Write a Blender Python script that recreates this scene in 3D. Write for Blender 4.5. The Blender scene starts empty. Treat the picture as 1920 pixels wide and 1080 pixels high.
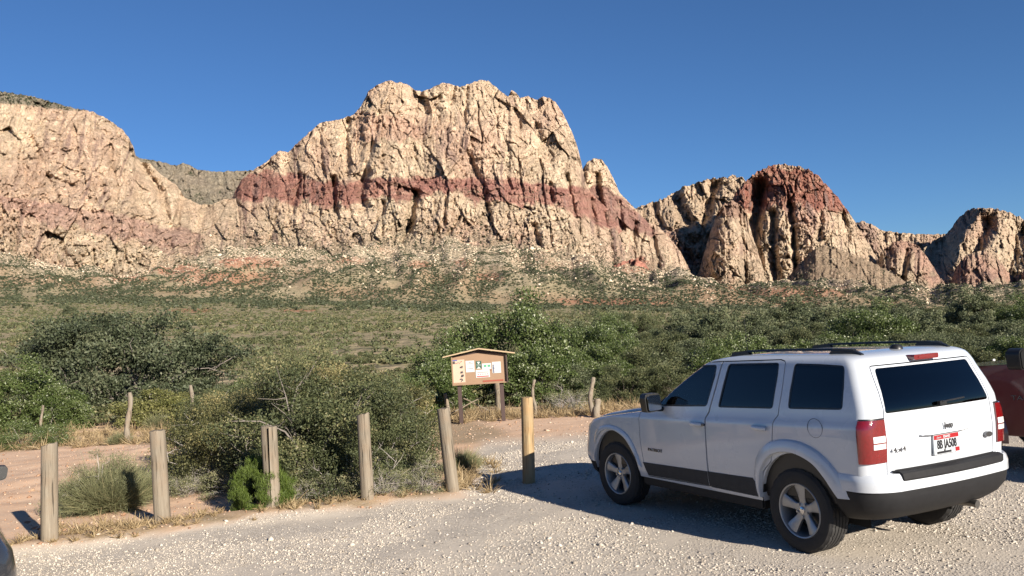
import bpy, bmesh, math, random
import numpy as np
from mathutils import Vector, Matrix
R = math.radians
random.seed(7)
rng = np.random.default_rng(11)
S = bpy.context.scene
COL = S.collection
# ------------------------------------------------------------------ camera model
F, PITCH, CH, ROLL = 1601.8, 0.0517, 1.9637, -0.0615
CP, SP, CR, SR = math.cos(PITCH), math.sin(PITCH), math.cos(ROLL), math.sin(ROLL)

def ray(u, v):
    """direction through photo pixel (u, v) with the component along y near 1"""
    u = np.asarray(u, float); v = np.asarray(v, float)
    du = u - 960; dv = v - 540
    a = du * CR + dv * SR; b = -du * SR + dv * CR
    k = b / F
    return np.stack([a / F, CP + SP * k, SP - CP * k], -1)

def gnd(u, v, z=0.0):
    r = ray(u, v); t = (z - CH) / r[..., 2]
    return r[..., 0] * t, r[..., 1] * t

def at(u, v, y):
    r = ray(u, v); t = y / r[..., 1]
    return np.stack([r[..., 0] * t, r[..., 1] * t, CH + r[..., 2] * t], -1)

cam = bpy.data.cameras.new('camera'); camo = bpy.data.objects.new('camera', cam); COL.objects.link(camo)
right = Vector((CR, -SP * SR, CP * SR)); up = Vector((-SR, -SP * CR, CP * CR)); fwd = Vector((0, CP, SP))
M = Matrix((right, up, -fwd)).transposed().to_4x4(); M.translation = (0, 0, CH)
camo.matrix_world = M
cam.sensor_width = 36; cam.lens = F / 1920 * 36; cam.clip_start = .05; cam.clip_end = 60000
S.camera = camo
# ------------------------------------------------------------------ light
SUN_EL = R(21.0); SUN_V = Vector((.60, -.80, 0)).normalized()
sd = Vector((SUN_V.x * math.cos(SUN_EL), SUN_V.y * math.cos(SUN_EL), math.sin(SUN_EL)))
sl = bpy.data.lights.new('sun', 'SUN'); so = bpy.data.objects.new('sun', sl); COL.objects.link(so)
so.rotation_euler = sd.to_track_quat('Z', 'Y').to_euler(); so.location = (20, -20, 30)
sl.energy = 5.0; sl.angle = R(.53); sl.color = (1, .91, .78)
W = bpy.data.worlds.new('World'); S.world = W; W.use_nodes = True
nt = W.node_tree; bg = nt.nodes['Background']
sk = nt.nodes.new('ShaderNodeTexSky'); sk.sky_type = 'NISHITA'; sk.sun_disc = False
sk.sun_elevation = SUN_EL; sk.sun_rotation = math.atan2(SUN_V.x, SUN_V.y)
sk.altitude = 1200; sk.air_density = 1.0; sk.dust_density = .0; sk.ozone_density = 8.0
nt.links.new(sk.outputs[0], bg.inputs[0]); bg.inputs[1].default_value = .050
S.view_settings.view_transform = 'Standard'; S.view_settings.look = 'None'
S.view_settings.exposure = 1.10; S.view_settings.gamma = 1
S.cycles.max_bounces = 6; S.cycles.transparent_max_bounces = 12
try: S.cycles.use_denoising = True
except Exception: pass

# ------------------------------------------------------------------ objects
def link(o, parent=None):
    COL.objects.link(o)
    if parent is not None: o.parent = parent
    return o

def tag(o, label=None, cat=None, group=None, kind=None):
    if label: o['label'] = label
    if cat: o['category'] = cat
    if group: o['group'] = group
    if kind: o['kind'] = kind
    return o

def empty(name, loc=(0, 0, 0), rz=0, label=None, cat=None, group=None):
    o = bpy.data.objects.new(name, None); link(o); o.location = loc; o.rotation_euler = (0, 0, rz)
    o.empty_display_size = .2
    return tag(o, label, cat, group)

def copy_tree(o, parent=None):
    c = o.copy(); COL.objects.link(c); c.parent = parent
    for ch in list(o.children): copy_tree(ch, c)
    return c

def npmesh(name, V, Fc, mat=None, parent=None, smooth=False, mats=None, midx=None):
    """V (n,3); Fc (m,k) array of equal-size faces, or list of such arrays"""
    me = bpy.data.meshes.new(name)
    fl = Fc if isinstance(Fc, list) else [Fc]
    fl = [np.asarray(f, np.int32) for f in fl if len(f)]
    V = np.asarray(V, np.float32)
    me.vertices.add(len(V)); me.vertices.foreach_set('co', V.ravel())
    loops = np.concatenate([f.ravel() for f in fl]); counts = np.concatenate([np.full(len(f), f.shape[1], np.int32) for f in fl])
    me.loops.add(len(loops)); me.loops.foreach_set('vertex_index', loops)
    me.polygons.add(len(counts)); st = np.concatenate([[0], np.cumsum(counts)[:-1]]).astype(np.int32)
    me.polygons.foreach_set('loop_start', st); me.polygons.foreach_set('loop_total', counts)
    if smooth: me.polygons.foreach_set('use_smooth', np.ones(len(counts), bool))
    for m in (mats or ([mat] if mat else [])): me.materials.append(m)
    if midx is not None: me.polygons.foreach_set('material_index', np.asarray(midx, np.int32))
    me.update(calc_edges=True)
    return link(bpy.data.objects.new(name, me), parent)

def set_attr(o, name, val, typ='FLOAT'):
    a = o.data.attributes.new(name, typ, 'POINT')
    if typ == 'FLOAT': a.data.foreach_set('value', np.asarray(val, np.float32).ravel())
    else: a.data.foreach_set('color', np.asarray(val, np.float32).ravel())

class MB:
    def __init__(s): s.v = []; s.f = []
    def add(s, vs, fs):
        n = len(s.v); s.v += [tuple(map(float, p)) for p in vs]; s.f += [tuple(i + n for i in f) for f in fs]; return s
    def box(s, x0, x1, y0, y1, z0, z1, M=None):
        vs = [(x, y, z) for z in (z0, z1) for y in (y0, y1) for x in (x0, x1)]
        if M is not None: vs = [tuple(M @ Vector(p)) for p in vs]
        return s.add(vs, [(0, 2, 3, 1), (4, 5, 7, 6), (0, 1, 5, 4), (2, 6, 7, 3), (0, 4, 6, 2), (1, 3, 7, 5)])
    def prism(s, poly, lo, hi, axis=1):
        """poly: 2D points; axis 1 -> (x,z) extruded in y; 0 -> (y,z) in x; 2 -> (x,y) in z"""
        def P(a, b, c): return {1: (a, c, b), 0: (c, a, b), 2: (a, b, c)}[axis]
        n = len(poly); vs = [P(a, b, lo) for a, b in poly] + [P(a, b, hi) for a, b in poly]
        return s.add(vs, [tuple(range(n))[::-1], tuple(range(n, 2 * n))] + [(i, (i + 1) % n, n + (i + 1) % n, n + i) for i in range(n)])
    def tube(s, pts, r, n=8, caps=True):
        pts = [Vector(p) for p in pts]; m = len(pts)
        rs = r if hasattr(r, '__len__') else [r] * m
        vs = []; ref = None
        for i, p in enumerate(pts):
            t = (pts[min(i + 1, m - 1)] - pts[max(i - 1, 0)]).normalized()
            if ref is None: ref = Vector((0, 0, 1)) if abs(t.z) < .9 else Vector((1, 0, 0))
            a = t.cross(ref).normalized(); b = a.cross(t).normalized(); ref = b
            for k in range(n):
                q = 2 * math.pi * k / n; vs.append(p + (a * math.cos(q) + b * math.sin(q)) * rs[i])
        fs = [(i * n + k, i * n + (k + 1) % n, (i + 1) * n + (k + 1) % n, (i + 1) * n + k) for i in range(m - 1) for k in range(n)]
        if caps: fs += [tuple(range(n))[::-1], tuple(range((m - 1) * n, m * n))]
        return s.add(vs, fs)
    def lathe(s, prof, axis='y', n=40, cap=False, c=(0, 0, 0)):
        """prof: (radius, along) ; around axis y"""
        vs = []
        for r_, h_ in prof:
            for k in range(n):
                q = 2 * math.pi * k / n; a, b = r_ * math.cos(q), r_ * math.sin(q)
                vs.append({'y': (c[0] + a, c[1] + h_, c[2] + b), 'z': (c[0] + a, c[1] + b, c[2] + h_), 'x': (c[0] + h_, c[1] + a, c[2] + b)}[axis])
        m = len(prof)
        fs = [(i * n + k, i * n + (k + 1) % n, (i + 1) * n + (k + 1) % n, (i + 1) * n + k) for i in range(m - 1) for k in range(n)]
        if cap: fs += [tuple(range(n))[::-1], tuple(range((m - 1) * n, m * n))]
        return s.add(vs, fs)
    def build(s, name, mat, parent=None, smooth=False, angle=None, normals=True, bevel=0):
        me = bpy.data.meshes.new(name); me.from_pydata(s.v, [], s.f)
        if normals or bevel:
            bm = bmesh.new(); bm.from_mesh(me)
            if normals: bmesh.ops.recalc_face_normals(bm, faces=bm.faces)
            if bevel:
                ed = [e for e in bm.edges if len(e.link_faces) == 2 and e.calc_face_angle(0) > .5]
                bmesh.ops.bevel(bm, geom=ed, offset=bevel, segments=2, affect='EDGES', clamp_overlap=True)
            bm.to_mesh(me); bm.free()
        if mat: me.materials.append(mat)
        me.update()
        if smooth or angle or bevel: sm(me, angle or 35)
        return link(bpy.data.objects.new(name, me), parent)

def sm(me, ang=35):
    me.polygons.foreach_set('use_smooth', np.ones(len(me.polygons), bool))
    try: me.set_sharp_from_angle(angle=R(ang))
    except Exception: pass
    me.update()

def boolean(a, b, op='DIFFERENCE', solver='EXACT'):
    """returns a new mesh datablock with a (op) b ; a, b are objects"""
    m = a.modifiers.new('b', 'BOOLEAN'); m.operation = op; m.object = b; m.solver = solver
    dg = bpy.context.evaluated_depsgraph_get(); dg.update()
    me = bpy.data.meshes.new_from_object(a.evaluated_get(dg)); a.modifiers.clear()
    return me

def kill(*os_):
    for o in os_: bpy.data.objects.remove(o, do_unlink=True)

def text(name, body, size, mat, parent=None, extrude=.002, loc=(0, 0, 0), rot=None, sx=1, bold=0, shear=0):
    c = bpy.data.curves.new(name, 'FONT'); c.body = body; c.size = size; c.extrude = extrude; c.offset = bold; c.shear = shear
    c.align_x = 'CENTER'; c.align_y = 'CENTER'; c.resolution_u = 3
    o = bpy.data.objects.new(name, c); COL.objects.link(o)
    dg = bpy.context.evaluated_depsgraph_get(); dg.update()
    me = bpy.data.meshes.new_from_object(o.evaluated_get(dg)); kill(o)
    me.name = name; me.materials.clear(); me.materials.append(mat)
    o = bpy.data.objects.new(name, me); link(o, parent)
    me.transform(Matrix.Diagonal((sx, 1, 1, 1)))
    if rot is not None: me.transform(rot.to_4x4())
    me.transform(Matrix.Translation(loc)); me.update()
    return o

# ------------------------------------------------------------------ noise (vectorised)
_perm = np.random.default_rng(5).permutation(256).astype(np.int64); _perm = np.concatenate([_perm, _perm, _perm])
_g3 = np.random.default_rng(6).normal(size=(256, 3)); _g3 /= np.linalg.norm(_g3, axis=1)[:, None]
def pn(x, y, z=0.0):
    x, y, z = np.broadcast_arrays(np.asarray(x, float), np.asarray(y, float), np.asarray(z, float))
    xi, yi, zi = np.floor(x).astype(np.int64), np.floor(y).astype(np.int64), np.floor(z).astype(np.int64)
    xf, yf, zf = x - xi, y - yi, z - zi
    xi &= 255; yi &= 255; zi &= 255
    f = lambda t: t * t * t * (t * (t * 6 - 15) + 10)
    u, v, w = f(xf), f(yf), f(zf); out = 0
    for dx in (0, 1):
        for dy in (0, 1):
            for dz in (0, 1):
                g = _g3[_perm[_perm[_perm[xi + dx] + yi + dy] + zi + dz]]
                d = g[..., 0] * (xf - dx) + g[..., 1] * (yf - dy) + g[..., 2] * (zf - dz)
                out = out + d * (u if dx else 1 - u) * (v if dy else 1 - v) * (w if dz else 1 - w)
    return out * 1.5
def fbm(x, y, z=0.0, o=4, g=.5):
    s = 0; a = 1; t = 0
    for i in range(o):
        s = s + a * pn(x * 2 ** i, y * 2 ** i, np.asarray(z) * 2 ** i + i * 7.3); t += a; a *= g
    return s / t
def ridge(x, y, z=0.0, o=4, g=.5):
    s = 0; a = 1; t = 0
    for i in range(o):
        s = s + a * (1 - 2 * np.abs(pn(x * 2 ** i, y * 2 ** i, np.asarray(z) * 2 ** i + i * 5.1))); t += a; a *= g
    return s / t
def cell(x, y, seed=0):
    """worley: (distance to nearest, distance to second, random of nearest)"""
    xi, yi = np.floor(x).astype(np.int64), np.floor(y).astype(np.int64)
    d1 = np.full(x.shape, 9.); d2 = np.full(x.shape, 9.); rr = np.zeros(x.shape)
    for dx in (-1, 0, 1):
        for dy in (-1, 0, 1):
            cx, cy = xi + dx, yi + dy
            h = _perm[(_perm[(cx + seed * 17) & 255] + cy) & 255]; h2 = _perm[h + 31]; h3 = _perm[h + 77]
            d = (cx + h / 256. - x) ** 2 + (cy + h2 / 256. - y) ** 2
            n = d < d1; d2 = np.where(n, d1, np.minimum(d2, d)); rr = np.where(n, h3 / 256., rr); d1 = np.where(n, d, d1)
    return np.sqrt(d1), np.sqrt(d2), rr
def sstep(a, b, x):
    t = np.clip((np.asarray(x, float) - a) / (b - a), 0, 1); return t * t * (3 - 2 * t)
def interp(x, pts): 
    p = np.array(pts, float); return np.interp(x, p[:, 0], p[:, 1])

# ------------------------------------------------------------------ materials
AL = .78   # keeps the base colours at real-world values for this exposure
def mat(name, col=(.5, .5, .5), rough=.5, metal=0, spec=.5, coat=0, emit=None, noise=0, nscale=20, bump=0, bscale=60):
    col = tuple(c * AL for c in col)
    m = bpy.data.materials.new(name); m.use_nodes = True; n = m.node_tree.nodes; L = m.node_tree.links
    b = n['Principled BSDF']; b.inputs['Base Color'].default_value = (*col, 1); b.inputs['Roughness'].default_value = rough
    b.inputs['Metallic'].default_value = metal; b.inputs['Specular IOR Level'].default_value = spec; b.inputs['Coat Weight'].default_value = coat
    b.inputs['Coat Roughness'].default_value = .03
    if noise or bump:
        tc = n.new('ShaderNodeTexCoord')
    if noise:
        nz = n.new('ShaderNodeTexNoise'); nz.inputs['Scale'].default_value = nscale; nz.inputs['Detail'].default_value = 5
        L.new(tc.outputs['Object'], nz.inputs['Vector'])
        mx = n.new('ShaderNodeMix'); mx.data_type = 'RGBA'
        mx.inputs[6].default_value = (*[c * (1 - noise) for c in col], 1); mx.inputs[7].default_value = (*[min(1, c * (1 + noise)) for c in col], 1)
        L.new(nz.outputs['Fac'], mx.inputs[0]); L.new(mx.outputs[2], b.inputs['Base Color'])
    if bump:
        nb = n.new('ShaderNodeTexNoise'); nb.inputs['Scale'].default_value = bscale; nb.inputs['Detail'].default_value = 4
        L.new(tc.outputs['Object'], nb.inputs['Vector'])
        bp = n.new('ShaderNodeBump'); bp.inputs['Strength'].default_value = bump; bp.inputs['Distance'].default_value = .01
        L.new(nb.outputs['Fac'], bp.inputs['Height']); L.new(bp.outputs[0], b.inputs['Normal'])
    return m

class NT:
    """tiny node helper"""
    def __init__(s, name):
        s.m = bpy.data.materials.new(name); s.m.use_nodes = True; s.n = s.m.node_tree.nodes; s.l = s.m.node_tree.links
        s.b = s.n['Principled BSDF']
    def node(s, t, **k):
        x = s.n.new(t)
        for a, v in k.items(): setattr(x, a, v)
        return x
    def set(s, inp, v):
        if isinstance(v, bpy.types.NodeSocket): s.l.new(v, inp)
        elif isinstance(v, tuple) and len(v) == 3 and inp.type == 'RGBA': inp.default_value = (*v, 1)
        else: inp.default_value = v
    def math(s, op, a, b=0, c=None, clamp=False):
        x = s.node('ShaderNodeMath', operation=op); x.use_clamp = clamp; s.set(x.inputs[0], a); s.set(x.inputs[1], b)
        if c is not None: s.set(x.inputs[2], c)
        return x.outputs[0]
    def mix(s, f, a, b, mode='MIX'):
        x = s.node('ShaderNodeMix', data_type='RGBA', blend_type=mode); s.set(x.inputs[0], f); s.set(x.inputs[6], a); s.set(x.inputs[7], b); return x.outputs[2]
    def noise(s, vec, scale, detail=4, rough=.55, dist=0):
        x = s.node('ShaderNodeTexNoise'); s.l.new(vec, x.inputs['Vector']); x.inputs['Scale'].default_value = scale
        x.inputs['Detail'].default_value = detail; x.inputs['Roughness'].default_value = rough; x.inputs['Distortion'].default_value = dist; return x.outputs['Fac']
    def vor(s, vec, scale, feature='F1', out='Distance', rnd=1):
        x = s.node('ShaderNodeTexVoronoi', feature=feature); s.l.new(vec, x.inputs['Vector']); x.inputs['Scale'].default_value = scale
        x.inputs['Randomness'].default_value = rnd; return x.outputs[out]
    def mapr(s, v, a, b, c=0, d=1, smooth=False):
        x = s.node('ShaderNodeMapRange'); x.interpolation_type = 'SMOOTHSTEP' if smooth else 'LINEAR'
        s.set(x.inputs[0], v); x.inputs[1].default_value = a; x.inputs[2].default_value = b; x.inputs[3].default_value = c; x.inputs[4].default_value = d; return x.outputs[0]
    def coord(s, which='Object'): return s.node('ShaderNodeTexCoord').outputs[which]
    def pos(s): return s.node('ShaderNodeNewGeometry').outputs['Position']
    def scale(s, vec, sc):
        x = s.node('ShaderNodeMapping'); s.l.new(vec, x.inputs[0]); x.inputs['Scale'].default_value = sc; return x.outputs[0]
    def attr(s, name, out='Fac'): return s.node('ShaderNodeAttribute', attribute_name=name).outputs[out]
    def ramp(s, f, stops):
        x = s.node('ShaderNodeValToRGB'); s.set(x.inputs[0], f); e = x.color_ramp.elements
        while len(e) < len(stops): e.new(.5)
        for q, (p, c) in zip(e, stops): q.position = p; q.color = (*c, 1)
        return x.outputs[0]
    def bump(s, h, strength, dist, normal=None):
        x = s.node('ShaderNodeBump'); s.set(x.inputs['Height'], h); x.inputs['Strength'].default_value = strength; x.inputs['Distance'].default_value = dist
        if normal is not None: s.l.new(normal, x.inputs['Normal'])
        return x.outputs[0]
    def out(s, col=None, rough=None, normal=None, spec=None):
        if col is not None:
            v = s.node('ShaderNodeVectorMath', operation='SCALE'); s.set(v.inputs[0], col) if isinstance(col, bpy.types.NodeSocket) else setattr(v.inputs[0], 'default_value', col); v.inputs['Scale'].default_value = AL; s.l.new(v.outputs[0], s.b.inputs['Base Color'])
        if rough is not None: s.set(s.b.inputs['Roughness'], rough)
        if normal is not None: s.l.new(normal, s.b.inputs['Normal'])
        if spec is not None: s.b.inputs['Specular IOR Level'].default_value = spec
        return s.m

def glassmat(name, tint, refl=.04):
    m = bpy.data.materials.new(name); m.use_nodes = True; n = m.node_tree.nodes; L = m.node_tree.links
    n.remove(n['Principled BSDF']); o = n['Material Output']
    t = n.new('ShaderNodeBsdfTransparent'); t.inputs[0].default_value = (*tint, 1)
    g = n.new('ShaderNodeBsdfGlossy'); g.inputs['Roughness'].default_value = .01; g.inputs[0].default_value = (1, 1, 1, 1)
    fr = n.new('ShaderNodeFresnel'); fr.inputs[0].default_value = 1.5
    mx = n.new('ShaderNodeMixShader'); L.new(fr.outputs[0], mx.inputs[0]); L.new(t.outputs[0], mx.inputs[1]); L.new(g.outputs[0], mx.inputs[2])
    L.new(mx.outputs[0], o.inputs[0]); return m
# ================================================================== WHITE SUV
CX, CY, YAW = 3.0065, 7.558, 2.0565
def to_car(p):
    c, s = math.cos(YAW), math.sin(YAW); x, y = p[0] - CX, p[1] - CY
    return (x * c + y * s, -x * s + y * c, p[2])
WT = [(.20, .74), (.28, .79), (.36, .825), (.45, .845), (.60, .858), (.80, .864), (.98, .864), (1.035, .860), (1.06, .846), (1.09, .835), (1.13, .829), (1.16, .825),
      (1.30, .793), (1.45, .756), (1.53, .735), (1.57, .718), (1.595, .69), (1.612, .645), (1.625, .55), (1.632, .40)]
XR = [(.20, -.62), (.5, -.74), (.9, -.775), (1.15, -.765), (1.3, -.72), (1.5, -.650), (1.57, -.612), (1.60, -.56), (1.62, -.48), (1.632, -.35)]
XF = [(.20, 3.1), (.30, 3.3), (.45, 3.39), (.80, 3.39), (.92, 3.34), (.98, 3.24), (1.01, 3.10), (1.04, 2.85), (1.07, 2.55), (1.10, 2.25), (1.13, 2.10), (1.16, 2.03), (1.30, 1.80),
      (1.45, 1.52), (1.53, 1.36), (1.57, 1.26), (1.60, 1.10), (1.62, .90), (1.632, .70)]
def tb(T, z): return float(np.interp(z, [t[0] for t in T], [t[1] for t in T]))
def dz_(x, z): return .030 * (.8 - x) * float(sstep(.55, .85, z) * (1 - sstep(1.2, 1.5, z)))
def side_pt(u, v, it=12):
    """photo pixel on the left flank -> (x, z)"""
    r = ray(u, v); c, s = math.cos(YAW), math.sin(YAW)
    o = to_car((0, 0, CH)); d = (r[0] * c + r[1] * s, -r[0] * s + r[1] * c, r[2]); y = .83
    for _ in range(it):
        t = (y - o[1]) / d[1]; x = o[0] + t * d[0]; z = o[2] + t * d[2]; y = .5 * y + .5 * tb(WT, z - dz_(x, z))
    return (x, z)
def sp1(pts, x0=1080, y0=620, k=.4375): return [side_pt(x0 + a * k, y0 + b * k) for a, b in pts]

def hull(off=0.0, WT=WT, XR=XR, XF=XF, rr=.13, rf=.34, zs=None, zoff=True, top=True, M=26, bow=.018, dz=dz_, x0=None, x1=None):
    zs = zs if zs is not None else [.365, .38, .40, .45, .55, .65, .75, .85, .92, .98, 1.01, 1.035, 1.06, 1.09, 1.13, 1.16, 1.22, 1.30, 1.38, 1.45, 1.50, 1.53, 1.555, 1.575, 1.59, 1.602, 1.612, 1.62, 1.627, 1.632]
    V = []; nr = 0; K = None
    z_mid = (zs[0] + zs[-1]) / 2
    for z in zs:
        w = tb(WT, z) + off; a = tb(XR, z) - off; b = tb(XF, z) + off
        if x0 is not None: a = x0
        if x1 is not None: b = x1
        r_r = min(rr, w * .8); r_f = min(rf * (1 if z < 1.12 else .55), w * .8)
        half = []
        for i in range(7): half.append((a + bow * 2.0 * ((w - r_r) * i / 7 / w) ** 2, (w - r_r) * i / 7))
        ar = a + bow * 2.0 * ((w - r_r) / w) ** 2
        for i in range(9):
            q = i / 8 * math.pi / 2; half.append((ar + r_r * .8 * (1 - math.cos(q)), w - r_r + r_r * math.sin(q)))
        xs, xe = half[-1][0], b - r_f * .75
        fb = b - .10 * ((w - r_f) / w) ** 2
        xe = fb - r_f * .75
        for i in range(1, M):
            t = i / M; half.append((xs + (xe - xs) * t, w))
        for i in range(11):
            q = i / 10 * math.pi / 2; half.append((xe + r_f * .75 * math.sin(q), w - r_f + r_f * math.cos(q)))
        for i in range(1, 8):
            y = (w - r_f) * (1 - i / 7); half.append((b - .10 * (y / w) ** 2, y))
        ring = half + [(x, -y) for x, y in half[-2:0:-1]]
        zz = z + (off * (1 if z > z_mid else -1) * (1 if (z > zs[-1] - .03 or z < zs[0] + .05) else 0) if zoff else 0)
        V += [(x, y, zz + dz(x, z)) for x, y in ring]; K = len(ring); nr += 1
    F_ = [(i * K + k, i * K + (k + 1) % K, (i + 1) * K + (k + 1) % K, (i + 1) * K + k) for i in range(nr - 1) for k in range(K)]
    # caps as strips across
    def cap(base, flip):
        fs = []
        for k in range(1, K // 2):
            pass
        H = K // 2
        for k in range(0, H):
            a_, b_ = base + k, base + k + 1; c_, d_ = base + (K - k - 1) % K, base + (K - k) % K
            q = [a_, b_, c_, d_]
            if k == 0: q = [a_, b_, base + K - 1]
            elif k == H - 1: q = [a_, b_, d_]
            fs.append(tuple(q if flip else q[::-1]))
        return fs
    F_ += cap(0, False) + cap((nr - 1) * K, True)
    o = MB().add(V, F_).build('tmp', None)
    return o

def prism_y(poly, y0=.3, y1=1.3): return MB().prism(poly, y0, y1, 1).build('tmp', None)
def rounded(poly, r, n=4):
    out = []; N = len(poly); rs = r if hasattr(r, '__len__') else [r] * N
    for i in range(N):
        p, a, b = Vector(poly[i]), Vector(poly[i - 1]), Vector(poly[(i + 1) % N])
        da, db = (a - p), (b - p); ra = min(rs[i], da.length * .45, db.length * .45)
        if ra < 1e-4: out.append(tuple(p)); continue
        s_, e_ = p + da.normalized() * ra, p + db.normalized() * ra
        for k in range(n + 1):
            t = k / n; out.append(tuple(s_ * (1 - t) ** 2 + p * 2 * t * (1 - t) + e_ * t * t))
    return out
def grow(poly, d):
    """offset a simple polygon outward by d"""
    N = len(poly); A = sum(poly[i][0] * poly[(i + 1) % N][1] - poly[(i + 1) % N][0] * poly[i][1] for i in range(N)); sgn = 1 if A > 0 else -1; out = []
    for i in range(N):
        p, a, b = Vector(poly[i]), Vector(poly[i - 1]), Vector(poly[(i + 1) % N])
        n1 = Vector(((p - a).y, -(p - a).x)).normalized() * sgn; n2 = Vector(((b - p).y, -(b - p).x)).normalized() * sgn
        m = (n1 + n2); m = m / max(m.length_squared, .6) * 2
        out.append(tuple(p + m * d))
    return out
def both(poly):  # a prism on each flank
    m = MB().prism(poly, .3, 1.3, 1); m.prism([(x, z) for x, z in poly][::-1], -1.3, -.3, 1); return m.build('tmp', None)

def finish(me, name, material, parent, ang=30):
    me.materials.clear(); me.materials.append(material); me.name = name
    me.polygons.foreach_set('material_index', np.zeros(len(me.polygons), np.int32)); sm(me, ang)
    return link(bpy.data.objects.new(name, me), parent)
def tmp(me): return link(bpy.data.objects.new('tmp', me))
def cut(a, b, op='DIFFERENCE', keep=False):
    me = boolean(a, b, op); kill(a)
    if not keep: kill(b)
    return tmp(me)

def carpaint(name, col, flake=0, rough=.28, coat=1.0, dust=(.42, .36, .30)):
    t = NT(name); P = t.coord('Object'); n1 = t.noise(P, 3.0, 5); n2 = t.noise(P, 90, 3)
    sep = t.node('ShaderNodeSeparateXYZ'); t.l.new(P, sep.inputs[0])
    low = t.mapr(sep.outputs[2], .80, .25, 0, .26); d = t.math('MULTIPLY', t.math('ADD', t.mapr(n1, .35, .75, 0, .09), low), t.mapr(n2, .2, .8, .5, 1))
    t.set(t.b.inputs['Coat Weight'], coat); t.b.inputs['Coat Roughness'].default_value = .04
    t.b.inputs['Metallic'].default_value = flake
    return t.out(t.mix(d, col, dust), t.mapr(n1, 0, 1, rough, rough + .12))
M_white = carpaint('white car paint', (.60, .64, .70), coat=1.0, rough=.22)
M_clad = mat('grey sill paint', (.040, .042, .047), .6, spec=.2, noise=.3, nscale=14)
M_blk = mat('black bumper plastic', (.017, .017, .019), .6, spec=.25, noise=.35, nscale=20, bump=.15, bscale=400)
M_trim = mat('black trim', (.012, .012, .013), .4)
M_rub = mat('tyre rubber', (.022, .021, .021), .82, noise=.45, nscale=9, bump=.3, bscale=120)
M_alloy = mat('silver alloy', (.40, .41, .43), .38, metal=.7, noise=.12, nscale=12)
M_dark = mat('dark underbody', (.008, .008, .008), .9)
M_chrome = mat('chrome', (.75, .75, .77), .12, metal=1)
M_disc = mat('brake disc steel', (.22, .21, .20), .45, metal=.9)
M_gdark = glassmat('privacy glass', (.13, .14, .16))
M_gclear = glassmat('light tinted glass', (.74, .80, .78))
M_int = mat('cabin fabric', (.045, .045, .048), .85, noise=.2)
M_int2 = mat('cabin plastic', (.03, .03, .032), .6)
M_redl = mat('red lamp lens', (.17, .004, .005), .12, spec=.8, coat=1, noise=.35, nscale=45, bump=.12, bscale=90)
M_redd = mat('dark red lamp lens', (.16, .004, .006), .10, coat=1)
M_wl = mat('clear lamp lens', (.75, .75, .74), .08, coat=1, noise=.35, nscale=60, bump=.4, bscale=90)
M_amber = mat('amber lamp lens', (.75, .16, .01), .15, coat=1)
M_pw = mat('plate white', (.52, .55, .58), .4); M_pr = mat('plate red', (.33, .008, .012), .4); M_pk = mat('ink', (.015, .015, .02), .4)
M_badge = mat('badge silver', (.22, .22, .23), .25, metal=.9)

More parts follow.
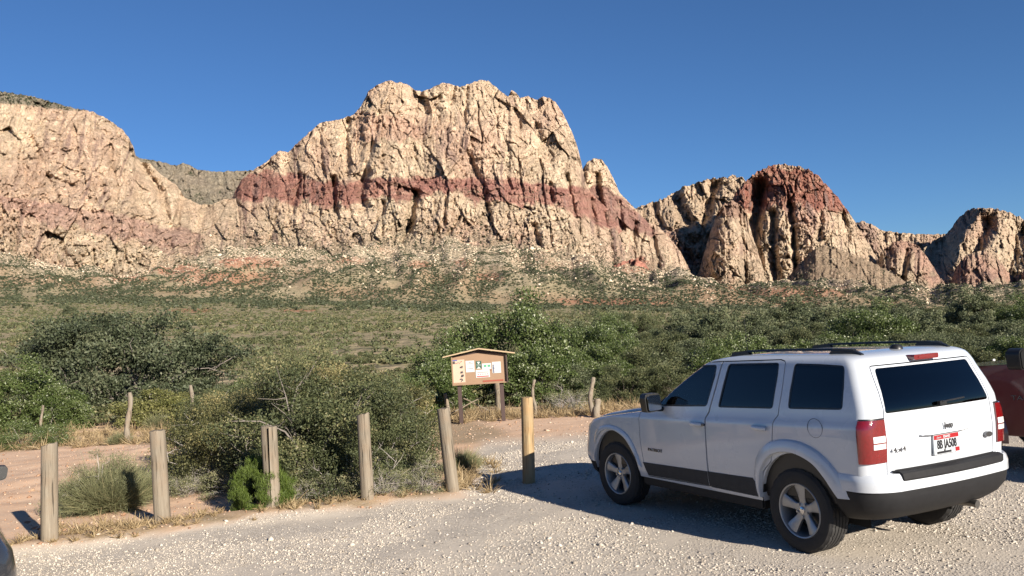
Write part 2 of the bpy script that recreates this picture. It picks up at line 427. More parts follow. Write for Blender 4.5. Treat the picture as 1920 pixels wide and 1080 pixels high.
def make_wheel(side, name_par, parent, x, y, R_=.345, wd=.215, steer=0, rim_r=.226, spokes=5, proto={}):
    """wheel empty with tyre, rim, brake disc, hub cap ; side=+1 outer face at +y"""
    w = bpy.data.objects.new('wheel', None); link(w, parent); w.location = (x, y, R_); w.rotation_euler = (0, 0, (0 if side > 0 else math.pi) + steer)
    key = (R_, wd, rim_r)
    if key not in proto:
        h = wd / 2; sr = rim_r
        prof = [(sr - .006, h - .03), (sr + .004, h - .006), (sr + .02, h + .001), (R_ - .05, h + .006), (R_ - .022, h - .002), (R_ - .006, h - .018)]
        nt_ = 4; wdt = wd - .036
        pts = []
        for i in range(nt_ + 1):
            a = (h - .018) - wdt * (i / (nt_ + 1)) - .001; b = (h - .018) - wdt * ((i + 1) / (nt_ + 1)) + .001
            pts += [(R_, a - .002), (R_, b + .006), (R_ - .010, b + .005), (R_ - .010, b - .001)]
        prof += pts[:-2] + [(r_, -a) for r_, a in prof[::-1]]
        ty = MB().lathe(prof, 'y', 96)
        # tread blocks: sipes pressed in by displacing
        v2 = []
        for i, p in enumerate(ty.v):
            r_ = math.hypot(p[0], p[2]); k = i % 96
            if r_ > R_ - .012 and abs(p[1]) > h * .45 and k % 4 == 0: s_ = (r_ - .007) / r_; p = (p[0] * s_, p[1], p[2] * s_)
            v2.append(p)
        ty.v = v2; to = ty.build('tyre', M_rub, None, angle=28)
        rm = MB(); face = h - .022
        rm.lathe([(sr + .002, h - .012), (sr - .004, h - .004), (sr - .014, h - .008), (sr - .022, h - .03), (sr - .03, 0), (sr - .03, -h + .02), (sr + .002, -h + .012), (sr + .002, -h + .0)], 'y', 64)
        for k in range(spokes):
            q = 2 * math.pi * k / spokes + math.pi / 2
            def pt(r_, a_, y_): return (r_ * math.cos(q) - a_ * math.sin(q), y_, r_ * math.sin(q) + a_ * math.cos(q))
            st = [(.045, .034, face - .030), (.085, .032, face - .026), (.13, .040, face - .018), (sr - .045, .052, face - .008), (sr - .012, .064, face - .004)]
            vs = []
            for r_, a_, y_ in st: vs += [pt(r_, -a_, y_ - .003), pt(r_, -a_ * .72, y_ + .004), pt(r_, a_ * .72, y_ + .004), pt(r_, a_, y_ - .003), pt(r_, a_, y_ - .03), pt(r_, -a_, y_ - .03)]
            fs = [(i * 6 + j, i * 6 + (j + 1) % 6, i * 6 + 6 + (j + 1) % 6, i * 6 + 6 + j) for i in range(4) for j in range(6)]
            rm.add(vs, fs)
            # lug nut between spokes
            q2 = q + math.pi / spokes
            rm.lathe([(.0, face - .012), (.011, face - .012), (.012, face - .035)], 'y', 8, c=(.055 * math.cos(q2), 0, .055 * math.sin(q2)))
        rm.lathe([(.0, face - .020), (.04, face - .021), (.068, face - .028), (.074, face - .055)], 'y', 32)
        ro = rm.build('rim', M_alloy, None, angle=30)
        cp = MB().lathe([(0, face - .008), (.022, face - .009), (.029, face - .013), (.031, face - .022)], 'y', 24).build('hub_cap', M_chrome, None, angle=30)
        bd = MB().lathe([(0, -.01), (.13, -.01), (.14, -.012), (.14, -.03), (0, -.03)], 'y', 40)
        bd.prism([(.07, .02), (.15, .03), (.155, .11), (.06, .10)], -.05, .03, 1); bo = bd.build('brake_disc', M_disc, None, angle=30)
        bk = MB().lathe([(0, -.06), (sr - .03, -.06), (sr - .03, -.07), (0, -.07)], 'y', 32).build('backing_plate', M_dark, None)
        proto[key] = (to, ro, cp, bo, bk)
        for o in proto[key]: o.parent = w
    else:
        for o in proto[key]:
            c = o.copy(); COL.objects.link(c); c.parent = w
    return w

def rep(n, o):
    if DBG: print('DBG', n, len(o.data.polygons))
DBG = False
def build_suv():
    car = empty('parked_suv', (CX, CY, 0), YAW, 'white boxy four-door SUV with black roof rails parked on the gravel beside the red pickup', 'car')
    # ---- traced outlines (photo pixels, zoomed picture coordinates)
    fw = sp1([(345, 322), (372, 262), (415, 203), (468, 152), (520, 148), (606, 146), (597, 195), (560, 325), (450, 325)])
    rwn = sp1([(607, 329), (630, 228), (655, 142), (762, 139), (873, 137), (866, 190), (843, 335), (725, 332)])
    qw = sp1([(907, 335), (915, 260), (938, 140), (1045, 143), (1152, 150), (1149, 245), (1142, 340), (1025, 338)])
    fdoor = sp1([(273, 357), (278, 346), (318, 340), (330, 318), (352, 272), (395, 208), (437, 152), (452, 141), (632, 130), (600, 240), (571, 345), (556, 372), (553, 400), (562, 560), (578, 668), (312, 624), (292, 575), (274, 470)])
    rdoor = sp1([(632, 130), (880, 122), (897, 128), (900, 142), (884, 260), (868, 362), (850, 385), (842, 470), (838, 560), (804, 605), (803, 716), (580, 670), (562, 560), (553, 400), (556, 372), (571, 345), (600, 240)])
    qw4 = sp1([(907, 335), (938, 140), (1152, 150), (1142, 340)])
    # ---- solids
    H0 = hull(0); H1 = hull(-.035)
    shell = cut(H0, H1)
    arch = MB()
    for xw in (0, 2.635):
        cx_, r_ = xw, .415
        poly = [(cx_ + r_ * 1.0 * math.cos(q), .36 + (r_ + .045) * math.sin(q)) for q in np.linspace(0, math.pi, 21)] 
        poly = [(cx_ + r_, .0)] + poly + [(cx_ - r_, .0)]
        arch.prism(poly, .52, 1.2, 1); arch.prism(poly[::-1], -1.2, -.52, 1)
    arch = arch.build('tmp', None)
    rep('shell', shell); shell = cut(shell, arch, keep=True); rep('arch', shell)
    wins = []
    for poly, r_ in ((fw, .0), (rwn, .0), (qw, .03)):
        wins.append(rounded(poly, [.035 if i in ((0, 3, 5, 7) if poly is fw else (0, 2, 4, 6)) else 0 for i in range(len(poly))]))
    wbs = []
    for w_ in wins: wbs += [MB().prism(w_, .66, 1.3, 1), MB().prism(w_[::-1], -1.3, -.66, 1)]
    # rear window and windscreen openings
    rwpoly = rounded([(-.63, 1.165), (.63, 1.165), (.565, 1.505), (-.565, 1.505)], .03)
    wbs.append(MB().prism(rwpoly, -1.2, -.45, 0))
    wsp = rounded([(-.67, 1.16), (.67, 1.16), (.58, 1.53), (-.58, 1.53)], .05)
    wbs.append(MB().prism(wsp, 1.0, 2.6, 0))
    for w_ in wbs: shell = cut(shell, w_.build('tmp', None)); rep('win', shell)
    # doors: lift out with a 6 mm gap
    def door_parts(poly, name, label=None):
        nonlocal shell
        outs = []
        for sgn in (1, -1):
            big = MB().prism(poly if sgn > 0 else poly[::-1], .66 if sgn > 0 else -1.3, 1.3 if sgn > 0 else -.66, 1).build('tmp', None)
            small = MB().prism(grow(poly, -.009), .66 if sgn > 0 else -1.3, 1.3 if sgn > 0 else -.66, 1).build('tmp', None)
            d = tmp(boolean(shell, small, 'INTERSECT')); shell = cut(shell, big); kill(small)
            rep(name, d); rep('rest', shell); dm = d.data; kill(d); outs.append(finish(dm, name, M_white, car))
        return outs
    fds = door_parts(fdoor, 'front_door'); rds = door_parts(rdoor, 'rear_door')
    # tailgate
    tg = rounded([(-.655, .60), (.655, .60), (.655, 1.12), (.61, 1.53), (-.61, 1.53), (-.655, 1.12)], .03)
    big = MB().prism(tg, -1.2, -.45, 0).build('tmp', None); small = MB().prism(grow(tg, -.009), -1.2, -.45, 0).build('tmp', None)
    d = tmp(boolean(shell, small, 'INTERSECT')); shell = cut(shell, big); kill(small); dm = d.data; kill(d)
    gate = finish(dm, 'tailgate', M_white, car)
    shell = cut(shell, MB().box(-1.2, -.25, -1.2, 1.2, .2, .60).build('tmp', None)); kill(arch); bm_ = shell.data; kill(shell)
    body = finish(bm_, 'body', M_white, car)
    # dark inner liner so that shut lines read dark, with the windows open
    L0 = hull(-.040); L1 = hull(-.055); lin = cut(L0, L1)
    for w_ in wbs: lin = cut(lin, w_.build('tmp', None)); rep('lin', lin)
    m_ = lin.data; kill(lin); finish(m_, 'inner_shell', M_trim, car)
    # ---- glass
    def glass(poly, name, material, parent, fl=1, depth=-.010):
        g = hull(depth); gi = hull(depth - .004); g = cut(g, gi)
        if fl == 0: p = MB().prism(poly, -1.2, -.45, 0)
        elif fl == 2: p = MB().prism(poly, 1.0, 2.6, 0)
        else: p = MB().prism(poly if fl > 0 else poly[::-1], .66 if fl > 0 else -1.3, 1.3 if fl > 0 else -.66, 1)
        g = cut(g, p.build('tmp', None), 'INTERSECT'); me = g.data; kill(g)
        return finish(me, name, material, parent)
    def seal(poly, parent, fl=1):
        g = hull(-.004); gi = hull(-.014); g = cut(g, gi)
        p = MB().prism(grow(poly, .002) if fl > 0 else grow(poly, .002)[::-1], .66 if fl > 0 else -1.3, 1.3 if fl > 0 else -.66, 1).build('tmp', None)
        q = MB().prism(grow(poly, -.014) if fl > 0 else grow(poly, -.014)[::-1], .66 if fl > 0 else -1.3, 1.3 if fl > 0 else -.66, 1).build('tmp', None)
        g = cut(g, p, 'INTERSECT'); g = cut(g, q); me = g.data; kill(g)
        return finish(me, 'window_seal', M_trim, parent)
    for k, sgn in enumerate((1, -1)):
        glass(wins[0], 'window', M_gclear, fds[k], sgn); glass(wins[1], 'window', M_gdark, rds[k], sgn)
        g = glass(wins[2], 'quarter_window', M_gdark, car, sgn, -.006)
        if sgn > 0:
            seal(sp1([(345, 322), (415, 203), (468, 151), (606, 146), (560, 325)]), fds[k]); seal(sp1([(607, 329), (655, 142), (873, 137), (843, 335)]), rds[k]); seal(qw4, car)
    glass(rwpoly, 'rear_window', M_gdark, gate, 0, -.002); glass(wsp, 'windscreen', M_gclear, car, 2, -.006)
    # ---- sill cladding (grey paint below the doors' waist, proud of the doors)
    cladF = sp1([(286, 561), (563, 601), (573, 664), (313, 620)]); cladR = sp1([(563, 601), (758, 629), (768, 646), (797, 652), (803, 714), (575, 666)])
    for k, (poly, dd) in enumerate(((cladF, fds), (cladR, rds))):
        for j, sgn in enumerate((1, -1)):
            g = hull(.005); gi = hull(-.002); g = cut(g, gi); pl = grow(poly, -.004)
            g = cut(g, MB().prism(pl if sgn > 0 else pl[::-1], .66 if sgn > 0 else -1.3, 1.3 if sgn > 0 else -.66, 1).build('tmp', None), 'INTERSECT')
            me = g.data; kill(g); finish(me, 'sill_cladding', M_clad, dd[j])
    # ---- lower sill strip
    for sgn in (1, -1):
        m = MB(); m.box(.44, 2.20, sgn * .74 - .07, sgn * .74 + .07, .28, .372); m.build('side_sill', M_blk, car, bevel=.015)
    # ---- wheel arch flares, built as a band swept round each arch
    def flare(xw, sgn, rear):
        inner = [(xw + .412, .40), (xw + .405, .52), (xw + .36, .66), (xw + .25, .775), (xw + .10, .822), (xw - .06, .818), (xw - .22, .76), (xw - .33, .66), (xw - .40, .57), (xw - .44, .515)]
        outer = [(xw + .455, .40), (xw + .47, .56), (xw + .43, .74), (xw + .30, .875), (xw + .12, .930), (xw - .09, .925), (xw - .28, .86), (xw - .42, .75), (xw - .54, .62), (xw - .64, .52)] if rear else \
                [(xw + .50, .40), (xw + .52, .56), (xw + .44, .72), (xw + .28, .835), (xw + .10, .875), (xw - .06, .868), (xw - .25, .81), (xw - .37, .70), (xw - .44, .56), (xw - .47, .46)]
        def sub(p, n=5):
            P = [Vector(q) for q in p]; o_ = []
            for i in range(len(P) - 1):
                a, b, c, d_ = P[max(i - 1, 0)], P[i], P[i + 1], P[min(i + 2, len(P) - 1)]
                for k in range(n):
                    t = k / n; o_.append(.5 * ((2 * b) + (c - a) * t + (2 * a - 5 * b + 4 * c - d_) * t * t + (-a + 3 * b - 3 * c + d_) * t ** 3))
            o_.append(P[-1]); return o_
        I, O = sub(inner), sub(outer); vs = []; fo = .030 if rear else .014
        for a, b in zip(I, O):
            row = []
            for t, off in ((0, -.10), (0, fo), (.06, fo + .008), (.35, fo + .010), (.80, fo * .9), (.90, fo * .7), (1.0, -.006), (1.0, -.03)):
                x = a.x + (b.x - a.x) * t; z = a.y + (b.y - a.y) * t
                ww = tb(WT, min(z, .98)); row.append((x, sgn * (ww + off - (.05 * sstep(2.9, 3.2, x) if x > 2.9 else 0) - (.03 * sstep(-.4, -.62, x))), z))
            vs += row
        n = 8; fs = [(i * n + j, i * n + j + 1, (i + 1) * n + j + 1, (i + 1) * n + j) for i in range(len(I) - 1) for j in range(n - 1)]
        fs += [tuple(range(n)), tuple(range((len(I) - 1) * n, len(I) * n))]
        MB().add(vs, fs).build('wheel_arch_flare', M_white, car, angle=40)
    for xw, r_ in ((0, True), (2.635, False)):
        for sgn in (1, -1): flare(xw, sgn, r_)
    # wheel wells
    for xw in (0, 2.635):
        for sgn in (1, -1):
            m = MB(); N = 20; vs = []
            for y in (.84 * sgn, .50 * sgn):
                for k in range(N + 1):
                    q = math.pi * k / N; vs.append((xw + .418 * math.cos(q), y, .36 + .465 * math.sin(q)))
                    
            m.add(vs, [(k, k + 1, N + 2 + k, N + 1 + k) for k in range(N)])
            vs2 = [(xw + .42 * math.cos(math.pi * k / N), .50 * sgn, .36 + .465 * math.sin(math.pi * k / N)) for k in range(N + 1)] + [(xw - .42, .50 * sgn, .22), (xw + .42, .50 * sgn, .22)]
            m.add(vs2, [tuple(range(len(vs2)))]); m.build('wheel_well', M_dark, car, normals=False)
    # ---- bumpers
    def bumper(name, zs, wt, xr, xf, material, cutpoly=None, rear=True, rr=.30, ang=40):
        h = hull(0, WT=wt, XR=xr if rear else [(0, 2.9)], XF=[(0, -.30)] if rear else xf, rr=rr if rear else .02, rf=.02 if rear else .42, zs=zs, zoff=False, M=6, bow=.03, dz=lambda x, z: 0)
        h = cut(h, arch2, keep=True)
        if cutpoly is not None: h = cut(h, cutpoly)
        me = h.data; kill(h); return finish(me, name, material, car, ang)
    a2 = MB()
    for xw in (0, 2.635):
        poly = [(xw + .425 * math.cos(q), .36 + .46 * math.sin(q)) for q in np.linspace(0, math.pi, 21)]; poly = [(xw + .425, -.1)] + poly + [(xw - .425, -.1)]
        a2.prism(poly, -1.3, 1.3, 1)
    arch2 = a2.build('tmp', None)
    bumper('rear_bumper', [.585, .595, .62, .66, .70, .715], [(.5, .865), (.565, .877), (.66, .878), (.70, .87), (.715, .86)], [(.5, -.845), (.565, -.868), (.66, -.868), (.70, -.86), (.715, -.85)], None, M_white)
    bumper('lower_rear_bumper', [.345, .365, .41, .48, .54, .581], [(.345, .76), (.40, .82), (.45, .855), (.551, .868)], [(.345, -.70), (.40, -.78), (.45, -.83), (.52, -.852), (.58, -.858)], None, M_blk)
    bumper('front_bumper', [.44, .46, .50, .60, .68, .70], [(.4, .85), (.5, .868), (.7, .862)], None, [(.44, 3.42), (.46, 3.44), (.5, 3.455), (.6, 3.455), (.7, 3.42)], M_white, rear=False)
    bumper('lower_front_bumper', [.24, .27, .33, .40, .438], [(.24, .76), (.33, .82), (.438, .85)], None, [(.24, 3.30), (.33, 3.40), (.438, 3.43)], M_blk, rear=False)
    kill(arch2)
    # step pad on the bumper top
    m = MB(); N = 24; vs = []
    for i in range(N + 1):
        y = .615 * (1 - 2 * i / N); bx = .03 * 2 * (abs(y) / .87) ** 2
        vs += [(-.775 + bx * .6, y, .728), (-.845 + bx, y * 1.0, .733), (-.878 + bx, y * 1.0, .718), (-.882 + bx, y * .985, .672), (-.868 + bx, y * .97, .655), (-.77 + bx, y, .69)]
    m.add(vs, [(i * 6 + j, i * 6 + (j + 1) % 6, i * 6 + 6 + (j + 1) % 6, i * 6 + 6 + j) for i in range(N) for j in range(6)] + [tuple(range(6)), tuple(range(N * 6, N * 6 + 6))])
    for k in range(3):  # ribs
        xk = -.800 - .02 * k
        m.tube([(xk + .06 * (abs(.6 * (1 - 2 * i / 12)) / .87) ** 2, .6 * (1 - 2 * i / 12), .735) for i in range(13)], .0035, 5)
    m.build('step_pad', M_blk, car, angle=35)
    # exhaust
    MB().tube([(-.5, -.38, .33), (-.70, -.38, .335), (-.745, -.38, .33)], .032, 16).build('exhaust_pipe', M_disc, car, smooth=True)
    m = MB(); m.box(-.66, -.30, -.45, .20, .36, .45); m.box(-.2, 2.9, -.5, .5, .26, .40); m.tube([(0, -.7, .345), (0, .7, .345)], .04, 10); m.tube([(2.635, -.7, .345), (2.635, .7, .345)], .03, 10)
    m.build('underbody', M_dark, car)
    # ---- lamps: slices of a slightly larger hull
    def slice_hull(o1, o2, boxes, name, material, parent, ang=35):
        outs = None; g = hull(o1); gi = hull(o2); g = cut(g, gi); b = MB()
        for bb in boxes: b.box(*bb)
        g = cut(g, b.build('tmp', None), 'INTERSECT'); me = g.data; kill(g); return finish(me, name, material, parent, ang)
    for sgn in (1, -1):
        ya, yb = (.662, .95) if sgn > 0 else (-.95, -.70)
        lampo = slice_hull(.014, -.03, [(-1, -.668, ya, yb, .80, 1.125)], 'tail_lamp', M_redl, car)
        y1, y2 = (.675, .795) if sgn > 0 else (-.81, -.71)
        slice_hull(.017, .002, [(-1, -.72, y1, y2, .905, .945)], 'reversing_lens', M_wl, lampo)
        slice_hull(.017, .002, [(-1, -.72, y1, y2, .955, 1.003)], 'turn_lens', M_wl, lampo)
        ya, yb = (.655, .95) if sgn > 0 else (-.95, -.695)
        slice_hull(.006, -.03, [(-1, -.665, ya, yb, 1.127, 1.136)], 'lamp_surround', M_trim, lampo)
    # high brake lamp
    m = MB(); 
    m.prism(rounded([(-.15, 1.545), (.15, 1.545), (.15, 1.585), (-.15, 1.585)], .015), -.675, -.60, 0); hl = m.build('high_brake_lamp', M_redd, gate)
    MB().prism(rounded([(-.10, 1.555), (.10, 1.555), (.10, 1.575), (-.10, 1.575)], .006), -.678, -.60, 0).build('brake_lens', M_redl, hl)
    # ---- gate furniture
    MB().prism([(-.30, .965), (-.24, .985), (.24, .985), (.30, .965), (.20, .955), (-.20, .955)], -.802, -.75, 0).build('gate_handle_bar', M_white, gate, bevel=.004)
    MB().prism([(-.29, .9635), (.29, .9635), (.19, .953), (-.19, .953)], -.800, -.75, 0).build('handle_shadow_strip', M_badge, gate)
    pl = MB(); pl.prism(rounded([(-.156, .795), (.156, .795), (.156, .951), (-.156, .951)], .008), -.7895, -.775, 0); plo = pl.build('number_plate', M_pw, gate)
    Rm = Matrix(((0, 0, -1), (-1, 0, 0), (0, 1, 0)))   # text x -> -y, text y -> z, text normal -> -x
    MB().prism([(-.150, .912), (.150, .912), (.150, .946), (-.150, .946)], -0.7910, -.79, 0).build('plate_band', M_pr, plo)
    MB().prism([(-.05, .800), (.125, .800), (.125, .818), (-.05, .818)], -0.7910, -.79, 0).build('plate_frame_strip', M_pk, plo)
    MB().prism([(-.150, .800), (-.100, .800), (-.100, .832), (-.150, .832)], -0.7915, -.79, 0).build('plate_sticker', M_pr, plo)
    text('plate_number', '8B JA508', .096, M_pk, plo, .0015, (-0.7915, 0, .868), Rm, sx=.66, bold=.0022)
    text('plate_state_text', 'IDAHO', .026, M_pw, plo, .0015, (-0.7925, .00, .929), Rm, bold=.001)
    text('plate_script', 'Scenic', .022, M_pw, plo, .0015, (-0.7925, .095, .928), Rm, shear=.4)
    text('maker_badge', 'Jeep', .062, M_badge, gate, .002, (-.789, -.045, 1.014), Rm, bold=.002)
    text('drive_badge', '4 x 4', .050, M_badge, gate, .002, (-.783, .545, .885), Rm, sx=1.35, bold=.001)
    MB().prism([(-.55 + .042 * math.cos(q), .885 + .022 * math.sin(q)) for q in np.linspace(0, 2 * math.pi, 25)[:-1]], -.786, -.76, 0).build('trail_badge', M_badge, gate, smooth=True)
    m = MB(); m.tube([(-.765, 0, 1.19), (-.79, 0, 1.195), (-.795, -.02, 1.2)], .012, 8); m.tube([(-.797, .02, 1.205), (-.790, -.26, 1.215)], .007, 6); m.box(-.80, -.77, -.03, .05, 1.178, 1.21)
    m.build('rear_wiper', M_trim, gate)
    # ---- hood panel, grille hints
    m = MB(); vs = []; N = 12; xs = np.linspace(2.14, 3.22, 14)
    for x in xs:
        zt = float(np.interp(x, [2.10, 2.25, 2.55, 2.85, 3.10, 3.24], [1.128, 1.10, 1.07, 1.04, 1.01, .975]))
        for j in range(N + 1):
            y = .70 * (1 - 2 * j / N); vs.append((x - .10 * (y / .8) ** 2 * (x > 2.5) * (x - 2.5), y, zt + dz_(x, zt) + .030 * (1 - (abs(y) / .70) ** 6) + .004))
    n = N + 1; m.add(vs, [(i * n + j, i * n + j + 1, (i + 1) * n + j + 1, (i + 1) * n + j) for i in range(len(xs) - 1) for j in range(N)])
    ho = m.build('hood', M_white, car, smooth=True, normals=False); so_ = ho.modifiers.new('s', 'SOLIDIFY'); so_.thickness = .02; so_.offset = -1
    m = MB()
    for k in range(7): m.box(3.30, 3.40, -.33 + k * .11 - .028, -.33 + k * .11 + .028, .70, .86)
    m.build('grille', M_trim, car)
    for sgn in (1, -1): MB().lathe([(0, 3.40), (.07, 3.39), (.085, 3.33)], 'x', 24, c=(0, sgn * .56, .79)).build('headlight', M_wl, car, smooth=True)
    MB().prism([(3.02, .72), (3.10, .72), (3.10, .79), (3.02, .785)], .80, .856, 1).build('side_marker', M_amber, car, bevel=.004)
    # ---- door mirror
    for sgn in (1, -1):
        mx = MB(); mx.prism(rounded([(sgn * .87, 1.085), (sgn * 1.055, 1.075), (sgn * 1.075, 1.23), (sgn * 1.05, 1.265), (sgn * .90, 1.265), (sgn * .875, 1.22)], .03), 1.70, 1.83, 0)
        mi = mx.build('side_mirror', M_trim, car, bevel=.02)
        MB().box(1.74, 1.82, min(sgn * .80, sgn * .90), max(sgn * .80, sgn * .90), 1.075, 1.12).build('mirror_arm', M_trim, mi, bevel=.01)
        MB().prism(rounded([(sgn * .89, 1.10), (sgn * 1.045, 1.095), (sgn * 1.058, 1.225), (sgn * 1.04, 1.25), (sgn * .905, 1.25)], .02), 1.694, 1.698, 0).build('mirror_glass', M_chrome, mi)
    # triangle sail at the A pillar
    # ---- handles
    for (hx, hz, dd) in ((1.20, .985, fds), (.36, 1.005, rds)):
        for k, sgn in enumerate((1, -1)):
            m = MB(); y0 = .868 * sgn
            m.tube([(hx + .085, y0 - .01 * sgn, hz), (hx + .075, y0 + .012 * sgn, hz + .002), (hx + .02, y0 + .024 * sgn, hz + .002), (hx - .05, y0 + .022 * sgn, hz), (hx - .078, y0 + .008 * sgn, hz - .002)], [.014, .018, .019, .021, .018], 10)
            m.build('door_handle', M_white, dd[k], smooth=True)
            if hx > 1: MB().lathe([(0, .888 * sgn), (.011, .887 * sgn), (.012, .86 * sgn)], 'y', 14, c=(hx - .10, 0, hz - .002)).build('door_lock', M_badge, dd[k])
            m = MB().lathe([(0, .8655 * sgn), (.045, .8655 * sgn), (.05, .860 * sgn)], 'y', 20, c=(hx, 0, hz)); 
    # fuel door
    fx, fz = side_pt(1080 + 1024 * .4375, 620 + 418 * .4375)
    m = MB(); ring = []
    for r_, y_ in ((.078, .0), (.078, .0045), (.072, .0055)):
        pass
    m.lathe([(.0745, .8635), (.0762, .8650), (.079, .8635), (.0762, .860)], 'y', 40, c=(fx, 0, fz)); m.build('fuel_door', M_clad, car, smooth=True)
    # ---- model lettering
    Rs = Matrix(((-1, 0, 0), (0, 0, 1), (0, 1, 0)))
    lx, lz = side_pt(1080 + 340 * .4375, 620 + 513 * .4375)
    text('model_lettering', 'PATRIOT', .045, M_badge, fds[0], .003, (lx, .866, lz), Rs, sx=1.3)
    # ---- roof rails, aerial, roof detail
    for sgn in (1, -1):
        m = MB(); y = sgn * .535
        P = [(1.02, y, 1.600), (.96, y, 1.630), (.80, y, 1.652), (.3, y, 1.660), (-.30, y, 1.657), (-.42, y, 1.645), (-.50, y, 1.610)]
        vs = []
        for x, yy, z in P: vs += [(x, yy - .022, z - .010), (x, yy - .016, z + .009), (x, yy + .016, z + .009), (x, yy + .022, z - .010)]
        m.add(vs, [(i * 4 + j, i * 4 + (j + 1) % 4, i * 4 + 4 + (j + 1) % 4, i * 4 + 4 + j) for i in range(6) for j in range(4)] + [(0, 1, 2, 3), (24, 25, 26, 27)])
        m.prism([(1.02, 1.585), (.98, 1.645), (.80, 1.66), (.72, 1.60)], y - .02, y + .02, 1); m.prism([(-.50, 1.585), (-.42, 1.66), (-.22, 1.665), (-.16, 1.60)], y - .02, y + .02, 1)
        m.build('roof_rail', M_trim, car, angle=30)
    m = MB(); m.lathe([(0, 1.668), (.03, 1.664), (.05, 1.645), (.055, 1.625)], 'z', 20, c=(-.38, -.02, 0)); m.build('roof_antenna_base', M_trim, car, smooth=True)
    MB().tube([(2.12, -.72, 1.09), (2.15, -.725, 1.50), (2.17, -.73, 1.95)], [.006, .0035, .0025], 6).build('aerial', M_trim, car)
    # ---- cabin
    def seat(x, y):
        m = MB(); m.box(x - .25, x + .27, y - .25, y + .25, .55, .80)
        m.prism([(x - .36, .75), (x - .20, .75), (x - .32, 1.34), (x - .46, 1.34)], y - .24, y + .24, 1); m.prism([(x - .44, 1.33), (x - .34, 1.33), (x - .38, 1.50), (x - .47, 1.50)], y - .13, y + .13, 1)
        m.build('seat', M_int, car, bevel=.04)
    for x in (1.15, .25):
        for y in (.38, -.38): seat(x, y)
    m = MB(); m.box(-.68, 2.0, -.76, .76, .42, .50); m.prism([(1.62, .5), (2.12, .5), (2.10, 1.13), (1.75, 1.12), (1.62, 1.0)], -.76, .76, 1); m.build('dashboard', M_int2, car)
    th = np.linspace(0, 2 * math.pi, 25)
    MB().tube([(1.52 - .19 * math.sin(a) * .45, .38 + .19 * math.cos(a), 1.06 + .19 * math.sin(a) * .9) for a in th], .014, 6).build('steering_wheel', M_int2, car, smooth=True)
    MB().prism(rounded([(-.11, 1.40), (.11, 1.40), (.12, 1.46), (-.12, 1.46)], .02), 1.42, 1.46, 0).build('cabin_mirror', M_int2, car)
    # ---- wheels
    for xw, st in ((0, 0), (2.635, R(4))):
        make_wheel(1, 'wheel', car, xw, .745, steer=st); make_wheel(-1, 'wheel', car, xw, -.745, steer=st)
    return car
suv = build_suv()
